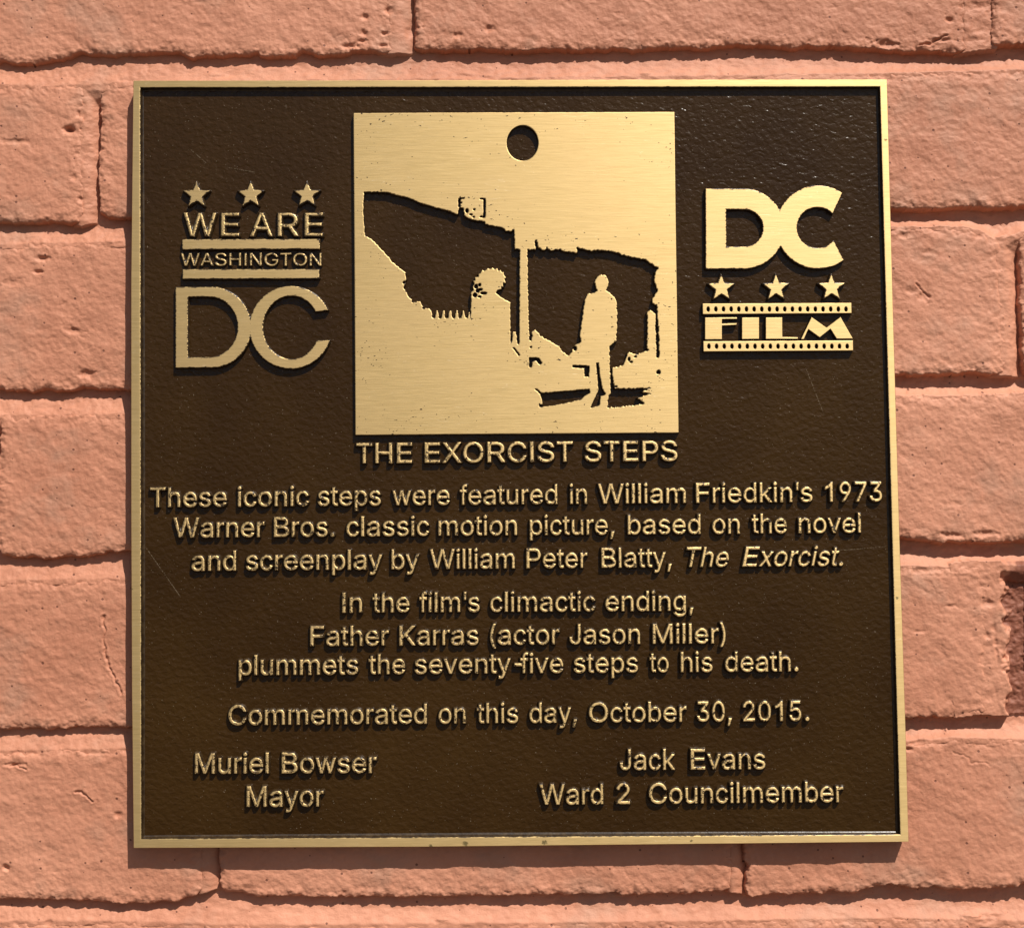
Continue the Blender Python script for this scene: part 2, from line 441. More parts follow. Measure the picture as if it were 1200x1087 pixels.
def skin(X, Z):
    """thick paint over hand-made brick: lumps, ripples, brush drag"""
    a = 0.5 * fbm(X, Z, 48, 11, 2) + 0.42 * fbm(X, Z * 1.2, 15, 21, 2) + 0.25 * fbm(X + Z * 0.5, Z, 5.4, 31, 2) + 0.17 * fbm(X, Z, 1.8, 41, 2, .5)
    rdg = fbm(X * 0.8 + Z * .4, Z, 9, 51, 3)
    a += -0.12 * np.exp(-(rdg / 0.035) ** 2) * np.clip(fbm(X, Z, 30, 61, 1) * 3.0, 0, 1)
    pit = np.zeros_like(X)
    for (c, rx, ry, dp) in dents:
        m_ = (np.abs(X - c[0]) < rx * 4) & (np.abs(Z - c[1]) < ry * 4)
        if not m_.any(): continue
        xx = X[m_]; zz = Z[m_]
        q = ((xx - c[0]) / rx) ** 2 + ((zz - c[1]) / ry) ** 2
        q = q * (1 + 1.1 * fbm(xx, zz, 2.2, 71, 2))
        g = np.exp(-np.clip(q, 0, 20) ** 1.4 * 0.8)
        a[m_] -= dp * g
        pit[m_] = np.maximum(pit[m_], g * min(1, dp * .45))
    for (q, wd, dp) in cracks:
        lo = q.min(0) - 3; hi = q.max(0) + 3
        m_ = (X > lo[0]) & (X < hi[0]) & (Z > lo[1]) & (Z < hi[1])
        if not m_.any(): continue
        xx = X[m_] + 1.6 * fbm(X[m_], Z[m_], 5.0, 81, 3); zz = Z[m_] + 1.6 * fbm(X[m_], Z[m_], 5.0, 91, 3)
        d = np.full(xx.shape, 99.0)
        for i in range(len(q) - 1):
            e = q[i + 1] - q[i]
            t = np.clip(((xx - q[i, 0]) * e[0] + (zz - q[i, 1]) * e[1]) / (e @ e), 0, 1)
            d = np.minimum(d, np.hypot(xx - q[i, 0] - t * e[0], zz - q[i, 1] - t * e[1]))
        a[m_] -= dp * np.exp(-(d / wd) ** 2)
        a[m_] += .25 * dp * np.exp(-((d - 2.5 * wd) / (1.2 * wd)) ** 2)
    return a, pit

VX0, VX1 = P(-14, 500, 0)[0], P(1214, 500, 0)[0]
PX0, PX1 = P(172, 500, 0)[0], P(1028, 500, 0)[0]
VZ1, VZ0 = P(600, -14, 0)[1], P(600, 1101, 0)[1]
PZ1, PZ0 = P(600, 112, 0)[1], P(600, 975, 0)[1]
def axis(lo, hi, fine, step, coarse=2.5):
    out = [lo]
    while out[-1] < hi:
        x = out[-1]
        s = step if any(a - 1 <= x <= b + 1 for a, b in fine) else coarse
        if s == coarse:
            nxt = [a - 1 for a, b in fine if a - 1 > x]
            if nxt and x + s > min(nxt): s = max(min(nxt) - x, step)
        out.append(x + s)
    return np.array(out)

def joint_depth(j, X):
    t = np.clip((X - VX0) / (VX1 - VX0), 0, 1)
    return J[j][2] + (J[j][3] - J[j][2]) * t

STEP = 0.36
wall = None
wall_parts = []
FACE = -0.9
for bi, (c, lpx, rpx) in enumerate(BR):
    xl = float(P(lpx, ROWY[c], 0)[0]); xr = float(P(rpx, ROWY[c], 0)[0])
    top_f = J[c][1]; bot_f = J[c + 1][0]
    xs_t = np.linspace(xl, xr, 60)
    zt = top_f(xs_t).max() + 2.5; zb = bot_f(xs_t).min() - 2.5
    if c in (1, 2, 3, 4):
        fx = [(VX0, PX0), (PX1, VX1)]
    else:
        fx = [(VX0, VX1)]
    xs = axis(xl - 2.5, xr + 2.5, fx, STEP)
    fz = [(VZ0, VZ1)]
    if c == 5 and bi != 15: fz = [(VZ0, VZ1)]
    zs = axis(zb, zt, fz, STEP)
    X, Z = np.meshgrid(xs, zs)
    r = 3.2
    tf = top_f(X); bf = bot_f(X)
    # outlines wander a little, more at the lower arris
    cz = (tf + bf) / 2
    lower = Z < cz
    qx = np.maximum(xl - X, X - xr); qz = np.where(lower, bf - Z, Z - tf)
    sd = np.hypot(np.maximum(qx + r, 0), np.maximum(qz + r, 0)) + np.minimum(np.maximum(qx + r, qz + r), 0) - r
    wob = 0.75 * fbm(X, Z * .7, 7.0, 100 + bi, 3, 0.6) + 0.55 * fbm(X, Z, 2.6, 140 + bi, 3, .6)
    wob += 1.0 * fbm(X, Z, 21.0, 260 + bi, 1)
    chip = np.clip(fbm(X, Z, 13.0, 180 + bi, 2) - 0.28, 0, 1) * 4.5
    d = -sd + wob - chip * np.where(lower, 1.0, 0.4)
    lump, pit = skin(X, Z)
    soft = (~lower | ((X - xr) > (bf - Z))) & ~(lower & ((bf - Z) > (X - xr)))
    rnd_w = np.where(soft, 5.0, 2.4)
    rnd_a = np.where(soft, 0.95, 0.55)
    t = np.clip(1 - d / rnd_w, 0, 1)
    h = FACE + lump - rnd_a * t ** 2 - np.where(d < 0, -d * 6.0, 0)
    # each brick sits a touch differently
    rs = random.Random(bi * 7 + 1)
    h += rs.uniform(-.25, .25) + (Z - cz) / 33.0 * rs.uniform(-.15, .25) + (X - (xl + xr) / 2) / 100.0 * rs.uniform(-.2, .2)
    h += (0.9 * fbm(X, Z, 4.2, 220 + bi, 3, .6) - .05) * np.exp(-np.clip(d, 0, 30) / 3.6)
    h = np.maximum(h, -7.0)
    h = np.minimum(h, np.where((X > PX0 - 6) & (X < PX1 + 6) & (Z > PZ0 - 5) & (Z < PZ1 + 5), -0.25, 9))
    keep = cells(d > -1.1)
    ox, oz = (xl + xr) / 2, float(((zt + zb) / 2))
    me = grid_mesh('brick', X - ox, Z - oz, h, keep, M_paint, {'pit': pit})
    wall_parts.append(('brick', me, (ox * MM, 0, oz * MM)))

# mortar: struck joints, deepest under the brick above, running out to the arris of the brick below
x_lo = float(P(-330, 500, 0)[0]); x_hi = float(P(1620, 500, 0)[0])
HJ = {}
for c in range(7):
    row = sorted([b for b in BR if b[0] == c], key=lambda b: b[1])
    HJ[c] = [(float(P(row[i][2], ROWY[c], 0)[0]), float(P(row[i + 1][1], ROWY[c], 0)[0])) for i in range(len(row) - 1)]
z_hi = float(J[0][0](0.0)) + 3; z_lo = float(J[7][1](0.0)) - 3
xs = axis(x_lo, x_hi, [(VX0, PX0), (PX1, VX1)], 0.42, 0.8)
zs = axis(z_lo, z_hi, [(VZ0, VZ1)], 0.40, 1.2)
X, Z = np.meshgrid(xs, zs)
wob = 0.5 * fbm(X, Z, 6.0, 301, 3)
H = np.full(X.shape, -7.5); show = np.zeros(X.shape, bool)
rough = 0.42 * fbm(X, Z * 1.3, 6.5, 311, 3, .6) + 0.16 * fbm(X, Z, 1.7, 321, 2)
for j in range(8):
    b = J[j][0](X); t_ = J[j][1](X)
    s = (b + wob - Z) / (b - t_)
    dp = joint_depth(j, X)
    p = 1.3 + 1.6 * np.clip((X - VX0) / (VX1 - VX0), 0, 1)
    hj = -1.45 - (dp + .7) * (1 - np.clip(s, 0, 1) ** p) - np.clip(s - 1.25, 0, 9) * 6.0
    ok = (s > -0.35) & (s < 1.7)
    H = np.where(ok, np.maximum(H, hj), H); show |= ok
PIT = np.zeros_like(X)
for c in range(7):
    zt = J[c][1](X); zb = J[c + 1][0](X)
    inside = (Z < zt + 1.5) & (Z > zb - 1.0)
    for (a, b) in HJ[c]:
        s = (X + wob * 1.2 - a) / (b - a)
        deep = 2.2 if c in (0, 5, 6) else 3.0
        if c == 0 and a > 50: deep = -0.7
        if c == 4 and a > 100: deep = 5.0
        hj = -1.5 - (deep + 1.2) * np.clip(s, 0, 1) ** 1.9 - np.clip(-s - .3, 0, 9) * 5.0
        if c == 4 and a > 100:
            cav = fbm(X, Z, 3.2, 401, 3, .6)
            drop = np.clip((s + .22 * fbm(X, Z, 7, 411, 3) - .34) / .2, 0, 1)
            hj = -1.25 - 4.2 * drop * drop * (3 - 2 * drop) + 0.8 * cav * drop; PIT = np.where(inside & (s > .2) & (s < 1.5), np.maximum(PIT, drop), PIT)
        ok = inside & (s > -0.8) & (s < 1.3)
        H = np.where(ok, np.maximum(H, hj), H); show |= ok
lump, pit2 = skin(X, Z)
H = H + rough + lump * 0.5
H = np.minimum(H, np.where((X > PX0 - 6) & (X < PX1 + 6) & (Z > PZ0 - 5) & (Z < PZ1 + 5), -0.25, 9))
me = grid_mesh('mortar', X, Z, H, cells(show), M_paint, {'pit': np.maximum(PIT, pit2 * .8)})

# the wall thing: a backing of masonry behind the joints carries bricks and mortar
bx0, bx1, bz0, bz1 = x_lo, x_hi, z_lo, z_hi
co = np.array([(x, y, z) for y in (8, 100) for z in (bz0, bz1) for x in (bx0, bx1)], float) * MM
fq = [(0, 1, 3, 2), (5, 4, 6, 7), (4, 0, 2, 6), (1, 5, 7, 3), (2, 3, 7, 6), (4, 5, 1, 0)]
wall = empty('brick_wall', None, (0, 0, bz0 * MM))
tag(wall, 'salmon-pink painted brick wall with rough recessed joints, behind and all around the bronze plaque', 'wall')
up = -bz0 * MM
core = link('wall_core', quad_mesh('wall_core', co, np.array(fq), M_paint, smooth=False), wall, (0, 0, up))
link('mortar', me, wall, (0, 0, up))
for (nm, bm_, loc) in wall_parts:
    link(nm, bm_, wall, (loc[0], loc[1], loc[2] + up))

# ------------------------------------------------------------------ the plaque
T_BORDER, T_FIELD, T_TEXT, T_PANEL = 5.0, 2.95, 4.85, 4.95
plaque_base = P(608, 990, T_BORDER)
plaque = empty('plaque', None, (plaque_base[0] * MM, 0, plaque_base[1] * MM))
tag(plaque, 'square cast bronze plaque with raised brass lettering, fixed to the salmon brick wall', 'plaque')
OX, OZ = plaque_base
def pchild(o):
    return o

class Frame: pass
def part_empty(name, parent=plaque):
    # origin on the field plane, so that children can be given in wall millimetres
    return empty(name, parent, (-OX * MM, -T_FIELD * MM, -OZ * MM) if parent is plaque else (0, 0, 0))

# outline corners and side bows, front face
TL, TR, BRc, BL = (156.2, 94.6), (1039.4, 93.3), (1064.8, 985.8), (156.6, 993.2)
side_pts = {
    'top': [TL, (400, 94.4), (700, 93.6), TR],
    'right': [TR, (1046.5, 360), (1054.6, 640), (1061.5, 860), BRc],
    'bottom': [BRc, (800, 988.6), (500, 991.8), BL],
    'left': [BL, (154.6, 815), (153.6, 600), (153.6, 330), TL]}
loop = []
for k in ('top', 'right', 'bottom', 'left'):
    q = PL(side_pts[k], T_BORDER)
    Ls = np.r_[0, np.cumsum(np.hypot(*np.diff(q, axis=0).T))]
    n = 420
    tt = np.linspace(0, Ls[-1], n, endpoint=False)
    loop.append(np.stack([np.interp(tt, Ls, q[:, 0]), np.interp(tt, Ls, q[:, 1])], -1))
loop = np.concatenate(loop)
inner_px = [(164.3, 102.6), (1031.2, 101.6), (1055.0, 977.4), (165.6, 982.5)]
iq = PL(inner_px, T_BORDER)
inn = []
for k in range(4):
    a = iq[k]; b = iq[(k + 1) % 4]
    tt = np.linspace(0, 1, 420, endpoint=False)[:, None]
    inn.append(a + (b - a) * tt)
inn = np.concatenate(inn)
inn[:, 0] += 0.0
nn = len(loop)
# profile across the rim: (mix outer->inner, height, edge value)
u = inn - loop
ul = np.hypot(u[:, 0], u[:, 1])[:, None]
ud = u / ul
jag = 0.10 * fbm(loop[:, 0], loop[:, 1], 1.4, 501, 2)[:, None]
rows = [
    (loop + ud * 0.10, 0.3, 0.3), (loop + ud * 0.04, T_BORDER - 0.35, 0.0), (loop + ud * (0.02 + jag * .5), T_BORDER - 0.12, -0.2),
    (loop + ud * 0.18, T_BORDER, -0.6), (loop + u * 0.35, T_BORDER, -1.0), (loop + u * 0.7, T_BORDER, -0.8), (inn - ud * 0.45, T_BORDER - .01, -0.42), (inn - ud * 0.22, T_BORDER - .03, -0.22),
    (inn + jag * ud, T_BORDER - 0.12, 0.02), (inn + ud * 0.22, T_BORDER - 0.5, 0.4), (inn + ud * 0.42, T_FIELD + 0.55, 0.6), (inn + ud * 0.72, T_FIELD + 0.2, 0.7), (inn + ud * 1.3, T_FIELD - 0.05, 0.9)]
co = []; ed = []
for (q, hh, ev) in rows:
    z = hh + 0.03 * fbm(q[:, 0], q[:, 1], 9, 511, 2)
    co.append(np.stack([q[:, 0] - OX, -z, q[:, 1] - OZ], -1) * MM); ed.append(np.full(nn, ev))
co = np.concatenate(co); ed = np.concatenate(ed)
k = np.arange(nn); kn = (k + 1) % nn
qs = np.concatenate([np.stack([r_ * nn + k, r_ * nn + kn, (r_ + 1) * nn + kn, (r_ + 1) * nn + k], -1) for r_ in range(len(rows) - 1)])
link('border', quad_mesh('border', co, qs, M_border, {'edge': ed, 'height': ed}, smooth=False), plaque)
# the cast plate, its front is the sunken field
pl = loop[::6] + ud[::6] * 0.12
fc = pl.mean(0)
npn = len(pl)
me = bpy.data.meshes.new('back_plate')
vs = [((x - OX) * MM, -0.2 * MM, (z - OZ) * MM) for x, z in pl] + [((x - OX) * MM, -0.3 * MM - 2.0 * MM, (z - OZ) * MM) for x, z in pl]
ins_ = (inn + ud * 0.9)[::6]
vs += [((x - OX) * MM, -T_FIELD * MM, (z - OZ) * MM) for x, z in ins_]
fs = [tuple(range(npn - 1, -1, -1))] + [(i, (i + 1) % npn, npn + (i + 1) % npn, npn + i) for i in range(npn)]
fs += [(npn + i, npn + (i + 1) % npn, 2 * npn + (i + 1) % npn, 2 * npn + i) for i in range(npn)] + [tuple(range(2 * npn, 3 * npn))]
me.from_pydata(vs, [], fs); me.materials.append(M_field); me.update()
link('back_plate', me, plaque)

# ------------------------------------------------------------------ the picture panel
def ellipse(cx, cy, rx, ry, n=40, a0=0, a1=360):
    return [(cx + rx * math.cos(math.radians(a)), cy + ry * math.sin(math.radians(a))) for a in np.linspace(a0, a1, n, endpoint=(a1 - a0) < 360)]

def z1(pts): return [(400 + x / 5.435, 120 + y / 5.435) for x, y in pts]
def z2(pts): return [(600 + x / 5.435, 120 + y / 5.435) for x, y in pts]
def z3(pts): return [(400 + x / 5.435, 320 + y / 5.435) for x, y in pts]
def z4(pts): return [(600 + x / 5.435, 320 + y / 5.435) for x, y in pts]

holes = []
holes.append(ellipse(612.3, 167.6, 18.3, 20.6, 48))
fence = []
x = 575
for kx in range(6):
    fence += [(x, 240), (x + 6, 285), (x + 20, 285), (x + 27, 240), (x + 35, 236)]
    x += 42
regionA = z1([(145, 572), (290, 572), (350, 590), (415, 605), (500, 640), (600, 670), (680, 690), (742, 716), (750, 672), (776, 672), (782, 720), (800, 735), (850, 752), (912, 758), (915, 776), (960, 786), (1020, 796), (1050, 820), (1086, 820)])
regionA += z2([(4, 806), (13, 812), (16, 935), (48, 935)])
regionA += z4([(47, 10), (46, 300), (45, 450), (36, 450), (30, 400), (24, 372), (4, 372), (0, 430), (-8, 450), (-10, 215)])
regionA += z3([(1078, 185), (1040, 168), (1010, 145), (985, 126), (996, 108), (1022, 104), (1018, 84), (1034, 90), (1030, 62), (1048, 66), (1040, 38), (1050, 30), (1036, 5)])
regionA += z1([(1040, 1080), (1022, 1083), (1018, 1064), (1000, 1072), (994, 1054), (975, 1060), (962, 1050), (944, 1062), (930, 1054), (914, 1070), (898, 1066), (884, 1087)])
regionA += z3([(868, 8), (872, 24), (850, 28), (852, 46), (832, 48), (848, 66), (836, 90), (842, 112), (826, 118), (822, 282)])
regionA += z3(list(reversed([(fx_, fy_) for fx_, fy_ in fence if fx_ < 815])))
regionA += z3([(560, 226), (522, 218), (500, 176), (462, 184), (430, 150), (398, 95), (414, 38), (406, 2)])
regionA += z1([(412, 1085), (330, 1020), (270, 950), (196, 872), (152, 850), (140, 700)])
holes.append(regionA)
regionB = z2([(99, 938), (150, 938), (148, 876), (158, 876), (166, 920), (190, 940), (215, 940), (222, 920), (240, 945), (300, 935), (335, 950), (380, 955), (420, 958), (412, 918), (430, 930), (500, 944), (560, 940), (640, 950), (700, 970), (770, 990), (850, 1000), (880, 1025), (930, 1055), (905, 1087)])
regionB += z4([(912, 5), (902, 50), (927, 110), (898, 158), (892, 192), (922, 203), (928, 300), (938, 538), (922, 538), (914, 260), (885, 232), (862, 242), (858, 470), (875, 492), (835, 500), (790, 520), (738, 498), (728, 545), (700, 588), (640, 602), (638, 640), (650, 735)])
regionB += z4([(800, 735), (885, 732), (822, 755), (885, 768), (795, 795), (845, 828), (780, 840), (612, 856), (612, 800), (630, 765), (626, 600)])
# right side of the walking figure, up round a plain head, down its left side
regionB += z4([(622, 470), (664, 432), (674, 300), (668, 190), (655, 155), (625, 125), (602, 112), (600, 98), (613, 78), (617, 45), (604, 20), (580, 8), (552, 12), (533, 35), (528, 62), (536, 92), (540, 112), (520, 124), (480, 134), (462, 170), (452, 250), (440, 330), (432, 400), (438, 440), (404, 456), (386, 480), (374, 510), (360, 522)])
regionB += z4([(345, 516), (322, 502), (300, 466), (240, 432), (182, 400), (150, 357), (127, 368), (122, 432), (114, 430), (108, 300), (100, 10)])
holes.append(regionB)
holes.append(z4([(386, 586), (492, 590), (488, 660), (464, 658), (462, 606), (386, 600)]))
holes.append(z4([(536, 570), (550, 572), (560, 660), (575, 735), (596, 770), (562, 785), (556, 842), (502, 856), (530, 792), (552, 745), (545, 660)]))
holes.append(z4([(142, 736), (158, 738), (188, 764), (330, 752), (492, 738), (496, 762), (462, 780), (440, 804), (300, 836), (200, 850), (190, 800), (180, 770)]))
holes.append(z4([(108, 538), (168, 540), (192, 572), (176, 582), (152, 556), (128, 565), (126, 598), (112, 600)]))
holes.append(z4(ellipse(933, 630, 13, 14, 12)))
holes.append(z4(ellipse(120, 471, 7, 6, 8)))
holes.append(z4([(4, 474), (12, 474), (50, 520), (42, 526)]))
holes.append(z4([(172, 838), (205, 836), (206, 850), (176, 852)]))
holes.append(z1([(745, 668), (745, 612), (784, 604), (784, 611), (758, 618), (757, 668)]))
holes.append(z1([(882, 618), (882, 610), (918, 612), (917, 735), (882, 734), (884, 724), (904, 722), (906, 620)]))
for (hx, hy, hrx, hry) in [(800, 690, 10, 14), (845, 682, 6, 6), (825, 715, 9, 6), (842, 730, 7, 5), (762, 640, 5, 5)]:
    holes.append(z1(ellipse(hx, hy, hrx, hry, 10)))
for (hx, hy, hrx, hry) in [(858, 85, 12, 14), (880, 75, 8, 10), (868, 112, 12, 12), (850, 140, 14, 14), (885, 104, 14, 8), (905, 128, 22, 8), (880, 150, 12, 6), (398, 60, 8, 10), (525, 222, 9, 6), (455, 180, 6, 8)]:
    holes.append(z3(ellipse(hx, hy, hrx, hry, 10)))
for (hx, hy, hrx, hry) in [(330, 492, 8, 12), (745, 548, 8, 14), (760, 566, 10, 6), (712, 560, 6, 10), (786, 532, 10, 5), (850, 490, 14, 8), (402, 480, 10, 14), (660, 722, 12, 5), (830, 734, 8, 5), (1045, 640, 0.1, 0.1)]:
    if hrx > 1: holes.append(z4(ellipse(hx, hy, hrx, hry, 10)))

panel_px = [(414.0, 132.4), (790.6, 131.0), (795.6, 507.0), (416.2, 509.8)]
pq = PL(panel_px, T_PANEL)
hq = [PL(h_, T_PANEL) for h_ in holes]
def panel_sdf(X, Z):
    out = seg_sdf([pq], X, Z, False)
    hd = np.full(X.shape, 1e3)
    for q in hq:
        lo = q.min(0) - 3.0; hi = q.max(0) + 3.0
        r0 = np.searchsorted(Z[:, 0], lo[1]); r1 = np.searchsorted(Z[:, 0], hi[1])
        c0 = np.searchsorted(X[0], lo[0]); c1 = np.searchsorted(X[0], hi[0])
        if r1 <= r0 or c1 <= c0: continue
        sl = (slice(r0, r1), slice(c0, c1))
        xx = X[sl]; zz = Z[sl]
        ragged = 0.0 if len(q) == 48 else 0.55 if q is hq[2] else 0.32 if len(q) > 60 else .2
        d = seg_sdf([q], xx + ragged * fbm(xx, zz, 1.1, 601, 2), zz + ragged * fbm(xx, zz, 1.1, 611, 2), False)
        hd[sl] = np.minimum(hd[sl], d)
    return np.maximum(out, -hd)
pm_ = relief('picture_panel', [pq], M_panel, T_PANEL - T_FIELD, None, step=0.24, round_in=0.10, run=0.16, sdf=panel_sdf, link_it=False, origin=(OX, OZ))
link('picture_panel', pm_, plaque, (0, -T_FIELD * MM, 0))

